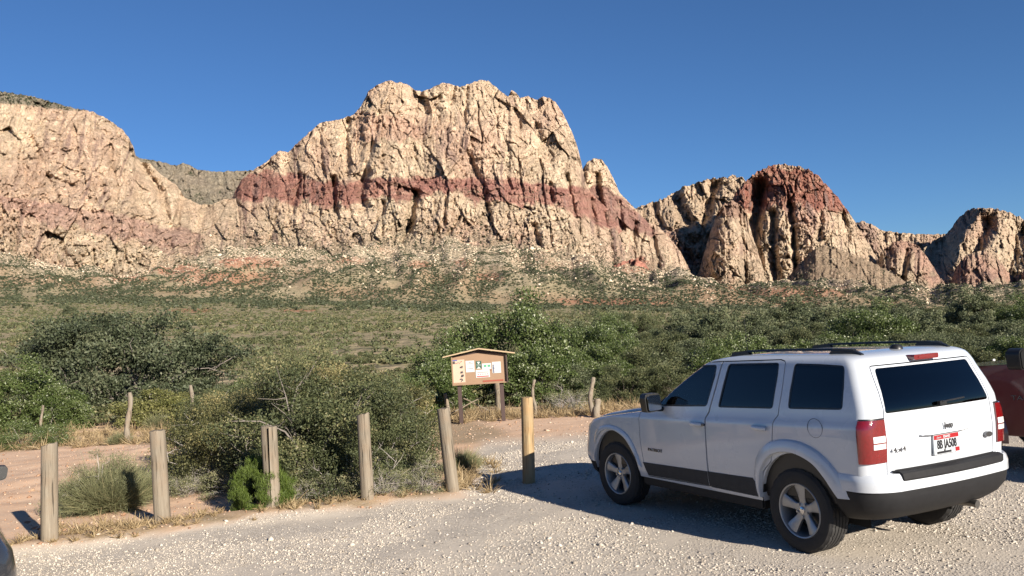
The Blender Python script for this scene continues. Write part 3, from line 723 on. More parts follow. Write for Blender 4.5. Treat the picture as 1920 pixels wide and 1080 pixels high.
# ================================================================== RED PICKUP (parked beyond the white SUV)
def build_truck():
    fwd_ = Vector((math.cos(YAW), math.sin(YAW), 0)); lf = Vector((-math.sin(YAW), math.cos(YAW), 0))
    p = Vector((CX, CY, 0)) + fwd_ * 1.50 - lf * 4.36
    t = empty('pickup_truck', tuple(p), YAW, 'dark red pickup truck parked in the shade on the far side of the white car', 'truck')
    Mr = carpaint('red truck paint', (.17, .010, .010), dust=(.22, .14, .10)); W2 = .93; rx = -3.24
    def archpts(xc, r_, n=12): return [(xc + r_ * math.cos(q), .40 + r_ * math.sin(q)) for q in np.linspace(0, math.pi, n)]
    low = [(.95, .52), (.95, .62), (.90, 1.02), (.70, 1.12), (-.55, 1.22), (-2.35, 1.24), (-2.36, .48)] + [(-2.36, .42)]
    # cab + nose block with the front arch, bed block with the rear arch
    nose = [(.98, .45), (1.0, .90), (.90, 1.07), (.55, 1.17), (-.60, 1.24), (-.70, 1.25), (-2.42, 1.26), (-2.42, .42), (-.52, .42)] + archpts(0, .50)[::-1] + [(.52, .42)]
    for nm, poly in (('cab_body', nose), ('cargo_bed', [(-2.46, .44), (-2.46, 1.27), (-4.18, 1.27), (-4.20, .62), (-4.05, .50), (-3.78, .46)] + archpts(rx, .50)[::-1] + [(-2.70, .44)])):
        m = MB().prism(poly, -W2, W2, 1); o = m.build(nm, Mr, t, bevel=.045)
        if nm == 'cargo_bed':
            c_ = MB().box(-4.10, -2.54, -W2 + .09, W2 - .09, .72, 1.6).build('tmp', None); me = boolean(o, c_); kill(c_); old = o.data; o.data = me; sm(me, 35)
            bed = o
    # cabin top
    st = [(1.24, -.62, -2.38, .84), (1.40, -.95, -2.38, .79), (1.62, -1.28, -2.34, .72), (1.72, -1.48, -2.28, .66), (1.78, -1.7, -2.15, .52)]
    V = []; 
    for z, xf_, xr_, w in st: V += [(xf_, w * .93, z), (xf_ - .12, w, z), (xr_ + .06, w, z), (xr_, w * .93, z), (xr_, -w * .93, z), (xr_ + .06, -w, z), (xf_ - .12, -w, z), (xf_, -w * .93, z)]
    Fq = [(i * 8 + k, i * 8 + (k + 1) % 8, i * 8 + 8 + (k + 1) % 8, i * 8 + 8 + k) for i in range(4) for k in range(8)] + [tuple(range(32, 40))]
    MB().add(V, Fq).build('cabin_roof', Mr, t, bevel=.02)
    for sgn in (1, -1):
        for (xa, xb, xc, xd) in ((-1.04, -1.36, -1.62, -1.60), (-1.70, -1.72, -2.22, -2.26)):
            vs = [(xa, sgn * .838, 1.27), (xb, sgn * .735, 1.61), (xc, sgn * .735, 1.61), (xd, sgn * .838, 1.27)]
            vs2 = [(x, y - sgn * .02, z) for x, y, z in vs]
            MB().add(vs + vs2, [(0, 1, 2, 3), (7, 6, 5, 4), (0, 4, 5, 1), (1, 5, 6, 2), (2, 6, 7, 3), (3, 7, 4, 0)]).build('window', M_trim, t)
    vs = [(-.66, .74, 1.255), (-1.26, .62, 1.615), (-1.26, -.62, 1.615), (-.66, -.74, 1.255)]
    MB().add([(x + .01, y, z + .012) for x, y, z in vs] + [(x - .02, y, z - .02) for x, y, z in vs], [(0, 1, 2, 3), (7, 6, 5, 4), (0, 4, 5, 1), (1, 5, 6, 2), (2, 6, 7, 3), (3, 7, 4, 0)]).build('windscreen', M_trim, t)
    for sgn in (1, -1):
        d = MB(); d.prism(rounded([(-.62, .50), (-.72, 1.20), (-1.62, 1.215), (-1.62, .50)], .05), W2 * sgn - .004, W2 * sgn + .006, 1); dd = d.build('front_door', Mr, t, bevel=.004)
        d = MB(); d.prism(rounded([(-1.66, .50), (-1.66, 1.215), (-2.34, 1.225), (-2.34, .50)], .05), W2 * sgn - .004, W2 * sgn + .006, 1); d.build('rear_door', Mr, t, bevel=.004)
        MB().tube([(-1.42, sgn * .935, 1.10), (-1.44, sgn * .965, 1.10), (-1.56, sgn * .965, 1.10), (-1.58, sgn * .935, 1.10)], .014, 8).build('door_handle', M_trim, dd, smooth=True)
        if sgn > 0:
            text('model_lettering', 'TACOMA', .075, M_badge, dd, .003, (-.905, W2 + .008, .86), Matrix(((-1, 0, 0), (0, 0, 1), (0, 1, 0))), sx=1.45)
        mi = MB(); mi.prism(rounded([(sgn * .93, 1.20), (sgn * 1.17, 1.20), (sgn * 1.19, 1.40), (sgn * 1.12, 1.44), (sgn * .95, 1.43)], .04), -.98, -.80, 0); mi.build('side_mirror', M_trim, t, bevel=.03)
        # flared arches
        for xc in (0, rx):
            vs = []; n = 16
            for k in range(n + 1):
                q = -.12 + (math.pi + .24) * k / n
                for r_, o_ in ((.485, -.08), (.485, .045), (.56, .05), (.60, .0)): vs.append((xc + r_ * math.cos(q), sgn * (W2 + o_), .40 + r_ * math.sin(q)))
            MB().add(vs, [(i * 4 + j, i * 4 + j + 1, i * 4 + 5 + j, i * 4 + 4 + j) for i in range(n) for j in range(3)]).build('wheel_arch_flare', Mr, t, smooth=True)
            make_wheel(sgn, 'wheel', t, xc, sgn * .80, R_=.385, wd=.255, rim_r=.22, spokes=6)
        MB().prism([(-4.22, .86), (-4.22, 1.20), (-4.12, 1.20), (-4.12, .86)], sgn * .86 if sgn > 0 else -.945, .945 if sgn > 0 else -.86, 1).build('tail_lamp', M_redl, t, bevel=.01)
        MB().box(.80, .985, min(sgn * .62, sgn * .90), max(sgn * .62, sgn * .90), .86, 1.0).build('headlight', M_wl, t, bevel=.02)
    MB().box(.80, 1.10, -.90, .90, .48, .70).build('front_bumper', M_blk, t, bevel=.05)
    MB().box(-4.38, -4.16, -.90, .90, .50, .68).build('rear_bumper', M_chrome, t, bevel=.03)
    MB().box(.9, 1.01, -.55, .55, .74, 1.0).build('grille', M_trim, t, bevel=.01)
    m = MB(); m.box(-4.0, .8, -.55, .55, .42, .60)
    for xc in (0, rx): m.tube([(xc, -.8, .385), (xc, .8, .385)], .05, 10)
    m.build('underbody', M_dark, t)
    m = MB(); m.box(-4.08, -2.56, -.99 + .11, .88, .735, .75); m.build('bed_liner', M_dark, t)
    m = MB()
    for xc in (0, rx): m.lathe([(.0, -.92), (.49, -.92), (.49, .92), (0, .92)], 'y', 28, c=(xc, 0, .41))
    return t
build_truck()

# ================================================================== DARK SEDAN at the left edge
def build_sedan():
    hd = R(125.0); P = Vector((-2.925, 5.02, 0)); f_ = Vector((math.cos(hd), math.sin(hd), 0)); l_ = Vector((-math.sin(hd), math.cos(hd), 0))
    org = P + f_ * 1.25 + l_ * .90
    t = empty('parked_sedan', tuple(org), hd, 'dark charcoal sedan of which only the rear flank shows at the bottom left corner', 'car')
    Mp = carpaint('charcoal car paint', (.030, .033, .040), rough=.22, dust=(.20, .17, .14))
    wt = [(.28, .80), (.40, .87), (.55, .90), (.68, .905), (.80, .885), (.92, .82), (.97, .75), (1.0, .70), (1.2, .62), (1.36, .54), (1.42, .40)]
    xr = [(.28, -.85), (.40, -1.0), (.6, -1.05), (.8, -1.04), (.92, -1.0), (.97, -.80), (1.0, -.35), (1.2, .10), (1.36, .55), (1.42, .85)]
    xf_ = [(.28, 3.35), (.45, 3.6), (.62, 3.62), (.78, 3.5), (.90, 2.9), (.97, 2.3), (1.0, 2.2), (1.2, 1.75), (1.36, 1.35), (1.42, 1.1)]
    zs = [.28, .30, .34, .40, .47, .55, .62, .68, .74, .80, .86, .92, .95, .97, .985, 1.0, 1.05, 1.12, 1.2, 1.28, 1.33, 1.36, 1.39, 1.41, 1.42]
    kw = dict(WT=wt, XR=xr, XF=xf_, rr=.35, rf=.5, zs=zs, dz=lambda x, z: 0)
    H = hull(0, **kw); a = MB()
    for xc in (0, 2.72):
        poly = [(xc + .37, 0)] + [(xc + .37 * math.cos(q), .34 + .37 * math.sin(q)) for q in np.linspace(0, math.pi, 17)] + [(xc - .37, 0)]
        for sg in (1, -1): a.prism(poly if sg > 0 else poly[::-1], .60 if sg > 0 else -1.2, 1.2 if sg > 0 else -.60, 1)
    H = cut(H, a.build('tmp', None)); me = H.data; kill(H); finish(me, 'body', Mp, t, 40)
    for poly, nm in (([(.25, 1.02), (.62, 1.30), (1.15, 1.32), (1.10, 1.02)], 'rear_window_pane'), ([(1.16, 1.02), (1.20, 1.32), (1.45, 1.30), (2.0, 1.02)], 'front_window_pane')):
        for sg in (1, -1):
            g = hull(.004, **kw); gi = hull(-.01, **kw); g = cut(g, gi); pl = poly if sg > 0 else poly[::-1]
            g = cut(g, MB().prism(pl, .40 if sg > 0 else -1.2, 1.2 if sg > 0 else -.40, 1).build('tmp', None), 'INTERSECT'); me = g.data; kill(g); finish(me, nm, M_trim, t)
    for sg in (1, -1):
        g = hull(.006, **kw); gi = hull(-.02, **kw); g = cut(g, gi); ya, yb = (.45, 1.0) if sg > 0 else (-1.0, -.45)
        g = cut(g, MB().box(-1.2, -.98, ya, yb, .70, .84).build('tmp', None), 'INTERSECT'); me = g.data; kill(g); finish(me, 'tail_lamp', M_redl, t)
        MB().prism(rounded([(sg * .86, .93), (sg * 1.04, .95), (sg * 1.06, 1.06), (sg * .90, 1.08)], .03), 1.75, 1.92, 0).build('side_mirror', M_trim, t, bevel=.03)
        make_wheel(sg, 'wheel', t, 0, sg * .78, R_=.335, wd=.215, rim_r=.22, spokes=7); make_wheel(sg, 'wheel', t, 2.72, sg * .78, R_=.335, wd=.215, rim_r=.22, spokes=7)
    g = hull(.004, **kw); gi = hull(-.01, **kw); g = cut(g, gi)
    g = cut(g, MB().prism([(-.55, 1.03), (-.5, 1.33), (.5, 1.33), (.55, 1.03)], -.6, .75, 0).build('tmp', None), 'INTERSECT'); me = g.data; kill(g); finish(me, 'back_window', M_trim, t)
    m = MB(); m.tube([(-.55, -.80, .935), (0, -.812, .945), (1.2, -.815, .95), (2.2, -.81, .945)], .008, 6); m.build('chrome_strip', M_chrome, t, smooth=True)
    MB().box(-.9, 3.4, -.7, .7, .2, .32).build('underbody', M_dark, t)
build_sedan()

# ================================================================== WOODEN BOLLARDS
def woodmat(name, c1, c2, c3, vs=1.0):
    t = NT(name); P = t.coord('Object'); a = t.scale(P, (34 * vs, 34 * vs, 1.6)); g = t.noise(a, 1.0, 6, .7, .3)
    b = t.noise(t.scale(P, (90, 90, 5)), 1.0, 3); bl = t.noise(P, 5, 4)
    cracks = t.mapr(t.noise(t.scale(P, (50, 50, 2.0)), 1.0, 2, .5), .30, .40, 0, 1)
    col = t.mix(t.mapr(g, .3, .7), c1, c2); col = t.mix(t.mapr(bl, .45, .75), col, c3); col = t.mix(t.math('MULTIPLY', t.math('SUBTRACT', 1, cracks), .75), col, tuple(x * .25 for x in c1))
    h = t.math('ADD', t.math('MULTIPLY', g, .6), t.math('MULTIPLY', cracks, .8)); h = t.math('ADD', h, t.math('MULTIPLY', b, .3))
    return t.out(col, .85, t.bump(h, .8, .012), .2)
M_old = woodmat('weathered grey wood', (.165, .135, .10), (.315, .27, .21), (.25, .19, .135))
M_new = woodmat('fresh yellow wood', (.34, .235, .13), (.47, .35, .20), (.40, .25, .12))
M_grn = woodmat('bleached wood', (.19, .155, .12), (.32, .28, .22), (.26, .19, .13), 1.4)
def bollard(b, t, r_, m, label, split=False, seed=0, tilt_top=0.0, grp='upright wooden bollards along the edge of the gravel'):
    bx, by = gnd(*b); top = at(t[0], t[1], by); h = float(np.linalg.norm(top - np.array([bx, by, 0]))); n = 28
    def body(y_off=0, half=None):
        vs = []; levels = [-.25, 0, .02, h * .2, h * .4, h * .6, h * .8, h - .012, h]
        for li, z in enumerate(levels):
            for k in range(n):
                q = 2 * math.pi * k / n
                rr_ = r_ * (1 + .035 * math.sin(3 * q + seed) + .02 * math.sin(7 * q + seed * 2 + z) + .03 * float(pn(math.cos(q) * 2 + seed, math.sin(q) * 2, z * 1.5))) * (1.03 - .06 * max(z, 0) / h)
                if li == len(levels) - 1: rr_ *= .95
                x, y = rr_ * math.cos(q), rr_ * math.sin(q)
                if half: x = max(x * half, .008 * (.3 + z / h)) * half + half * .010 * max(z, 0) / h
                zz = z + (tilt_top * x if z > h * .9 else 0) + (.006 * math.sin(5 * q + seed) if z == h else 0)
                if half and z == h: zz += -.012 * (half > 0)
                vs.append((x, y, zz))
        L_ = len(levels); fs = [(i * n + k, i * n + (k + 1) % n, (i + 1) * n + (k + 1) % n, (i + 1) * n + k) for i in range(L_ - 1) for k in range(n)] + [tuple(range((L_ - 1) * n, L_ * n))]
        return MB().add(vs, fs)
    d = Vector(top) - Vector((bx, by, 0)); rot = Vector((0, 0, 1)).rotation_difference(d.normalized())
    if split:
        a = body(half=-1); a2 = body(half=1); a.add(a2.v, a2.f); o = a.build('wooden_bollard', m, None, angle=50)
    else: o = body().build('wooden_bollard', m, None, angle=50)
    o.location = (bx, by, 0); o.rotation_mode = 'QUATERNION'; o.rotation_quaternion = rot
    return tag(o, label, 'post', grp)
bollard((93, 1022), (92, 833), .084, M_old, 'pale flat-topped wooden bollard nearest the left edge of the parking gravel', seed=1, tilt_top=.25)
bollard((305, 984), (295, 807), .088, M_old, 'thick grey bollard just right of the feathery grey-green shrub', seed=2)
bollard((513, 963), (504, 798), .086, M_old, 'bollard split lengthwise in two halves, standing in the bright green shrub', split=True, seed=3)
bollard((690, 945), (681, 776), .078, M_old, 'grey bollard before the big bush, between the split and leaning ones', seed=4, tilt_top=.2)
bollard((850, 927), (831, 766), .080, M_old, 'grey bollard leaning clearly to the left at the gap in the bushes', seed=5)
bollard((992, 905), (988, 745), .080, M_new, 'newer yellow-brown bollard nearest the white car, half in its shadow', seed=6)

# ================================================================== OLD FENCE STAKES
def stake(b, t, r_, label, seed, m=None, name='fence_stake', cat='fence post', crook=.03, grp='old crooked stakes of the wire fence'):
    bx, by = gnd(*b); top = at(t[0], t[1], by); h = top[2]; N = 10; pts = []
    for i in range(N + 1):
        q = i / N; pts.append((bx + (top[0] - bx) * q + crook * math.sin(q * 7 + seed) * (q > 0) * .7, by + crook * math.cos(q * 5 + seed), -.15 + (h + .15) * q))
    o = MB().tube([(x - bx, y - by, z) for x, y, z in pts], [r_ * (1.1 - .3 * i / N + .12 * math.sin(i * 2.1 + seed)) for i in range(N + 1)], 9).build(name, m or M_grn, None, angle=50)
    o.location = (bx, by, 0); tag(o, label, cat, grp); return Vector((bx, by, h))
SK = [stake((79, 822), (78, 760), .035, 'thin pale stake at the far left behind the green shrub', 1),
      stake((241, 832), (241, 736), .060, 'gnarled grey stake beside a small round bush on the red earth', 2, crook=.04),
      stake((358, 808), (358, 722), .055, 'tall stake with a double base at the right end of the red earth', 3, crook=.035),
      stake((840, 791), (836, 738), .055, 'short stake just left of the notice board, partly behind the leaning bollard', 4),
      stake((935, 778), (933, 700), .090, 'thick rough post directly behind the right leg of the notice board', 5, crook=.02),
      stake((1001, 780), (1001, 712), .040, 'thin grey stake to the right of the yellow bollard', 6, crook=.05),
      stake((1108, 782), (1110, 708), .055, 'forked-top stake beside the nose of the white car', 7, crook=.05)]
stake((1119, 782), (1119, 748), .085, 'short stub of a post touching the forked-top stake', 8, name='post_stub', cat='stump')
M_wire = mat('rusty wire', (.16, .13, .11), .6, metal=.5)
for i in range(len(SK) - 1):
    a, b = SK[i], SK[i + 1]; m = MB()
    for fz in (.30, .58, .85):
        P = []
        for k in range(9):
            q = k / 8; p = a.lerp(b, q); P.append((p.x, p.y - .06, (a.z + (b.z - a.z) * q) * fz - .05 * math.sin(math.pi * q)))
        m.tube(P, .002, 4, caps=False)
    o = m.build('fence_wire', M_wire, None); tag(o, 'rusty wire strands strung between %s stakes' % ('the two leftmost', 'the gnarled and the tall', 'the tall and the board-side', 'the board-side and the thick', 'the thick and the thin grey', 'the thin grey and the forked')[i], 'wire', 'wire strands of the old fence')
for k, (p, q) in enumerate((((869, 747), (888, 756)), ((869, 763), (902, 746)))):
    a, b = at(*p, 19.6), at(*q, 19.9); m = MB().tube([tuple(a), tuple((a + b) / 2 + np.array([0, 0, .01])), tuple(b)], [.014, .013, .009], 6)
    # sticks lean on the ground: extend downwards
    d = (a - b) if a[2] < b[2] else (b - a); low = (a if a[2] < b[2] else b); e = low + d / abs(d[2]) * low[2]
    m.tube([tuple(low), tuple(e)], [.014, .016], 6)
    tag(m.build('dry_stick', M_grn, None, smooth=True), ('bare stick leaning down to the right under the notice board', 'bare stick rising to the right under the notice board')[k], 'stick', 'crossed sticks behind the notice board legs')

# ================================================================== NOTICE BOARD
def build_board():
    t = empty('notice_board', (-.83, 19.1, 0), R(1.5), 'brown gabled trailhead notice board on two dark legs with papers pinned to it', 'notice board')
    Mb = mat('brown painted board', (.31, .195, .12), .7, noise=.12, nscale=6, bump=.1, bscale=40); Md = mat('dark brown paint and shade', (.060, .034, .030), .7, noise=.2, nscale=10)  # dark paint of the legs; also stands for shade on right board and gable
    Mro = mat('tan roof board', (.50, .36, .22), .75, noise=.15, nscale=9); Mg = mat('notice green', (.02, .09, .06), .5); Mg2 = mat('pale green ink', (.08, .36, .20), .6)
    Mw = mat('paper white', (.58, .59, .57), .6, noise=.04, nscale=9); Mcr = mat('cream poster', (.58, .43, .32), .6, noise=.06, nscale=12); Mrd = mat('red ink', (.42, .03, .03), .6); Mk = mat('dark ink', (.05, .045, .05), .6)
    Mrust = mat('red brown strip', (.30, .07, .04), .7)
    zb, ze, za = .86, 1.50, 1.60; hw = .62
    pan = [(-hw + .03, zb + .02), (hw - .03, zb + .02), (hw - .03, ze - .01), (0, za - .03), (-hw + .03, ze - .01)]
    MB().prism(pan, .0, .02, 1).build('back_panel', Mb, t)
    m = MB()
    m.box(-hw, -hw + .028, -.05, .02, zb, ze - .01); m.build('left_side_board', Mb, t)
    m = MB(); m.box(hw - .028, hw, -.07, .02, zb, ze - .01); m.build('right_side_board', Md, t)  # darker than the left board: shade of the inner right side put into colour
    m = MB(); m.box(-hw + .0285, hw - .0285, -.05, .0195, zb, zb + .022); m.build('bottom_board', Mb, t)
    for sg in (-1, 1):
        e = [(0, za + .035), (sg * .80, ze - .008), (sg * .80, ze + .016), (0, za + .062)]
        MB().prism(e if sg > 0 else e[::-1], -.16, .16, 1).build('roof_board', Mro, t)
    MB().prism([(-hw, ze - .02), (0, za - .045), (hw, ze - .02), (hw, ze + .005), (0, za + .033), (-hw, ze + .005)], -.01, .018, 1).build('gable_shade_board', Md, t)  # dark band paints in the shade under the roof
    for x in (-.475, .465): 
        m = MB(); m.box(x - .045, x + .045, .022, .11, -.3, ze - .02); m.build('leg', Md, t, bevel=.006)
    def P(zx, zy): return (zx - 570) / 675 * 1.24, zb + .0 + (562 - zy) / 400 * .60
    def paper(name, x0, y0, x1, y1, mm, yy=-.004, par=t):
        a, b = P(x0, y1), P(x1, y0); return MB().prism([a, (b[0], a[1]), b, (a[0], b[1])], yy, yy + .003, 1).build(name, mm, par)
    p1 = paper('poster', 240, 185, 390, 523, Mcr)
    paper('poster_band', 240, 185, 305, 200, mat('blue ink', (.08, .10, .35), .5), -.006, p1); paper('poster_picture', 246, 205, 275, 245, Mk, -.006, p1)
    m = MB(); rr_ = random.Random(3)
    for cy_ in (298, 368, 425, 488):
        for k in range(5):
            cx_ = 348 + rr_.uniform(-16, 16); w_, h_ = rr_.uniform(6, 16), rr_.uniform(5, 10); q = cy_ + rr_.uniform(-16, 16); a, b = P(cx_ - w_, q + h_), P(cx_ + w_, q - h_)
            m.prism([a, (b[0], a[1] + .006), b, (a[0] + .004, b[1])], -.0062 - .0004 * k, -.003, 1)
    m.build('poster_figures', Mk, p1)
    m = MB()
    for k in range(6):
        cx_, q = 285 + k * 14, 225 + rr_.uniform(-14, 14); a, b = P(cx_ - 4, q + 6), P(cx_ + 5, q - 6); m.prism([a, (b[0], a[1]), b, (a[0], b[1])], -.0062, -.003, 1)
    m.build('poster_letters', Mrd, p1)
    p2 = paper('paper_sheet', 403, 208, 508, 378, Mw); m = MB()
    for yy, xa, xb in ((235, 440, 468), (255, 418, 492), (300, 445, 462), (326, 420, 492)):
        a, b = P(xa, yy + 3.5), P(xb, yy - 3.5); m.prism([a, (b[0], a[1]), b, (a[0], b[1])], -.006, -.003, 1)
    m.build('printed_lines', mat('grey ink', (.14, .14, .17), .6), p2)
    p3 = paper('green_sign', 527, 222, 594, 335, Mg); m = MB()
    a = P(560, 250); m.prism([(a[0] - .035, a[1] + .02), (a[0], a[1] - .03), (a[0] + .035, a[1] + .02), (a[0], a[1] + .028)][::-1], -.0062, -.003, 1)
    a = P(560, 322); m.prism([(a[0] - .05, a[1] - .018), (a[0] + .05, a[1] - .018), (a[0], a[1] + .03)], -.0062, -.003, 1)
    for yy in (275, 292): 
        a, b = P(535, yy + 2), P(586, yy - 2); m.prism([a, (b[0], a[1]), b, (a[0], b[1])], -.0062, -.003, 1)
    m.build('sign_marks', Mw, p3)
    p4 = paper('paper_sheet', 600, 262, 712, 350, Mw, -.005); m = MB()
    for xa in (622, 668):
        a, b = P(xa, 316), P(xa + 32, 284); m.prism([a, (b[0], a[1]), b, (a[0], b[1])], -.0068, -.004, 1)
    m.build('green_pictures', Mg2, p4)
    p5 = paper('warning_notice', 520, 352, 690, 468, Mw, -.0075); paper('red_strip', 532, 444, 676, 458, Mrd, -.010, p5); m = MB()
    a, b = P(540, 394), P(675, 387); m.prism([a, (b[0], a[1]), b, (a[0], b[1])], -.010, -.007, 1)
    for xa in (545, 572, 600, 628, 655):
        a, b = P(xa, 425), P(xa + 12, 412); m.prism([a, (b[0], a[1]), b, (a[0], b[1])], -.010, -.007, 1)
    m.build('printed_lines', mat('pinkish ink', (.38, .16, .15), .6), p5)
    p6 = paper('map_sheet', 722, 247, 828, 415, Mw, -.009); m = MB()
    for k, yy in enumerate(range(290, 405, 14)):
        a, b = P(728 + rr_.uniform(0, 4), yy + 7), P(742 + rr_.uniform(0, 8), yy - 5); m.prism([a, (b[0], a[1]), b, (a[0], b[1])], -.0115, -.008, 1)
    m.build('map_marks', mat('blue grey ink', (.08, .09, .18), .6), p6)
    paper('map_tab', 694, 350, 712, 372, mat('brown tab', (.28, .12, .08), .6), -.006)
    paper('rust_strip', 600, 512, 850, 536, Mrust, -.006)
build_board()
# white marker stake near the pickup
a = at(1863, 673, 16.0); o = MB().box(-.02, .02, -.02, .02, -.2, a[2]).build('marker_stake', mat('white marker paint', (.75, .75, .72), .5), None, bevel=.004); o.location = (a[0], 16.0, 0)
tag(o, 'short white marker stake in the brush above the red pickup', 'stake')
# ================================================================== GROUND
def hor(U): return 540 + math.tan(PITCH) * F + (960 - np.asarray(U, float)) * .0616
UU = [-600, 0, 300, 600, 960, 1300, 1600, 1920, 2500]
ROWS = {60: [700, 690, 690, 686, 672, 652, 636, 622, 600], 120: [652, 642, 641, 640, 632, 620, 612, 606, 600], 300: [612, 606, 606, 605, 602, 598, 596, 596, 596],
        600: [588, 584, 586, 588, 590, 590, 591, 592, 592], 1200: [555, 555, 562, 566, 572, 578, 582, 584, 584]}
CB = [(-600, 470), (0, 484), (100, 512), (200, 530), (290, 524), (340, 508), (400, 486), (470, 476), (600, 478), (750, 465), (900, 468), (1000, 478), (1100, 498), (1200, 516), (1300, 530), (1380, 546), (1500, 548), (1640, 552), (1800, 556), (1920, 548), (2500, 520)]
def terr_z(x, y):
    x = np.asarray(x, float); y = np.asarray(y, float); yy = np.maximum(y, 1.0); U = 960 + x / yy * F; H = hor(U)
    ys = [22, 60, 120, 300, 600, 1200, 2060]; zs = [np.zeros_like(U + y)]
    for k in ys[1:-1]: zs.append(CH + k * (H - np.interp(U, UU, ROWS[k])) / F)
    zs.append(CH + 2060 * (H - interp(U, CB) - 17 * pn(U / 52., 3.3, 0.) - 8 * pn(U / 17., 7.1, 0.) + 2) / F)
    L = np.log(np.clip(yy, 22, 2060)); lk = np.log(ys); out = np.zeros_like(U + y)
    # interpolate elevation (z/y like) so that rows vary smoothly
    es = [(z - CH) / k for z, k in zip(zs, ys)]
    for i in range(len(ys) - 1):
        m = (L >= lk[i]) & (L <= lk[i + 1]); t = (L - lk[i]) / (lk[i + 1] - lk[i]); e = es[i] + (es[i + 1] - es[i]) * t
        out = np.where(m, CH + e * yy, out)
    return np.where(y <= 22, 0, out)
def lot_bumps(x, y):
    # gentle unevenness; raised dirt berm just behind the bollards, hollows on the red earth
    z = .022 * pn(x * .5, y * .5, 1.3) + .010 * pn(x * 2.2, y * 2.2, 4.1)
    line = 9.0 + (x + 5) * .36 + .25 * pn(x * .8, 0, 3.)
    b = np.exp(-((y - line - .35) / .35) ** 2) * sstep(-.2, -1.4, x); z = z + .07 * b * (1 + .5 * pn(x * 2, y * 2, 7))
    far = sstep(1.0, 3.0, y - line) * sstep(-1.2, -2.5, x); z = z + far * (.06 * pn(x * .45, y * .45, 9) + .03 * pn(x * 1.6, y * 1.6, 2))
    # keep tyres on the ground
    return np.where((x > .2) & (y < 11.5), z * .25, z)
def gravel_mask(x, y):
    line = 9.0 + (x + 5) * .36 + .28 * pn(x * .9, y * .2, 3.) + .10 * pn(x * 4, y * 4, 8.)
    a = sstep(.22, -.12, y - line)                       # in front of the bollards
    b = sstep(-.95, -.55, x + .25 * pn(y * .8, 2., 5.)) * sstep(16.8, 14.6, y + .5 * pn(x * .8, 1., 2.) + .15 * pn(x * 4, y * 4, 3.))   # through the gap towards the board
    return np.maximum(a, b)

M_stone_cols = [(0, (.22, .18, .14)), (.2, (.48, .42, .35)), (.6, (.62, .55, .465)), (.9, (.69, .62, .53)), (1, (.78, .72, .63))]
def ground_mat():
    t = NT('gravel and red earth'); P = t.pos(); g = t.attr('gravel'); big = t.noise(P, .35, 3); mid = t.noise(P, 2.2, 5, .6); fine = t.noise(P, 40, 5, .7)
    # gravel
    cv = t.vor(P, 42, out='Color'); sep = t.node('ShaderNodeSeparateColor'); t.l.new(cv, sep.inputs[0]); d1 = t.vor(P, 42); d2 = t.vor(P, 95); cv2 = t.vor(P, 95, out='Color')
    sep2 = t.node('ShaderNodeSeparateColor'); t.l.new(cv2, sep2.inputs[0])
    c1 = t.ramp(sep.outputs[0], M_stone_cols); c2 = t.ramp(sep2.outputs[1], M_stone_cols)
    pat = t.mapr(t.noise(P, .9, 4, .6), .42, .60)
    gcol = t.mix(pat, t.mix(.5, c1, c2), t.mix(t.mapr(fine, .25, .75), (.60, .52, .425), (.73, .65, .545)))
    gcol = t.mix(t.mapr(mid, .3, .75, 0, .35), gcol, (.50, .43, .36))
    gcol = t.mix(t.mapr(t.noise(P, .28, 4, .6), .35, .65, .28, 0), gcol, (.48, .42, .355))
    # earth
    e = t.mix(t.mapr(mid, .3, .7), (.66, .42, .27), (.76, .55, .385)); e = t.mix(t.mapr(big, .4, .65), e, (.72, .50, .35))
    e = t.mix(t.mapr(fine, .55, .8, 0, .8), e, (.36, .22, .15)); e = t.mix(t.attr('litter'), e, t.mix(t.mapr(fine, .3, .7), (.16, .115, .075), (.46, .36, .22)))
    peb = t.math('GREATER_THAN', sep.outputs[2], .86); e = t.mix(t.math('MULTIPLY', peb, t.mapr(d1, .5, .3, 0, .7)), e, (.58, .50, .42))
    col = t.mix(g, e, gcol)
    hg = t.math('ADD', t.math('MULTIPLY', t.mapr(d1, 0, .6, 1, 0), .9), t.math('MULTIPLY', t.mapr(d2, 0, .6, 1, 0), .4)); hg = t.math('MULTIPLY', hg, t.mapr(pat, 0, 1, 1, .35))
    he = t.math('ADD', t.math('MULTIPLY', fine, .5), t.math('MULTIPLY', t.noise(P, 9, 4), 1.2))
    hmix = t.node('ShaderNodeMix', data_type='FLOAT'); t.set(hmix.inputs[0], g); t.set(hmix.inputs[2], he); t.set(hmix.inputs[3], hg)
    return t.out(col, .95, t.bump(hmix.outputs[0], .6, .010), .15)

def axis(lo, hi, a, b, d, coarse): 
    c = np.arange(a, b + d / 2, d); l = a - np.geomspace(coarse[0], max(a - lo, coarse[0] * 2), coarse[1]); h = b + np.geomspace(coarse[0], hi - b, coarse[1])
    return np.concatenate([l[::-1], c, h])
gx = axis(-70, 70, -9, 9, .05, (.08, 26)); gy = axis(-60, 26, 3.5, 22, .055, (.08, 20))
GX, GY = np.meshgrid(gx, gy); GZ = np.where(GY < 22.5, lot_bumps(GX, GY), 0) * sstep(23.5, 21.5, GY); GZ = np.where(GY > 22, GZ + terr_z(GX, GY) - .015, GZ)
n0, n1 = GX.shape; idx = np.arange(n0 * n1).reshape(n0, n1)
Fg = np.stack([idx[:-1, :-1], idx[:-1, 1:], idx[1:, 1:], idx[1:, :-1]], -1).reshape(-1, 4)
gm = gravel_mask(GX, GY)
gnd_o = npmesh('ground', np.stack([GX, GY, GZ], -1).reshape(-1, 3), Fg, ground_mat(), smooth=True); set_attr(gnd_o, 'gravel', gm)
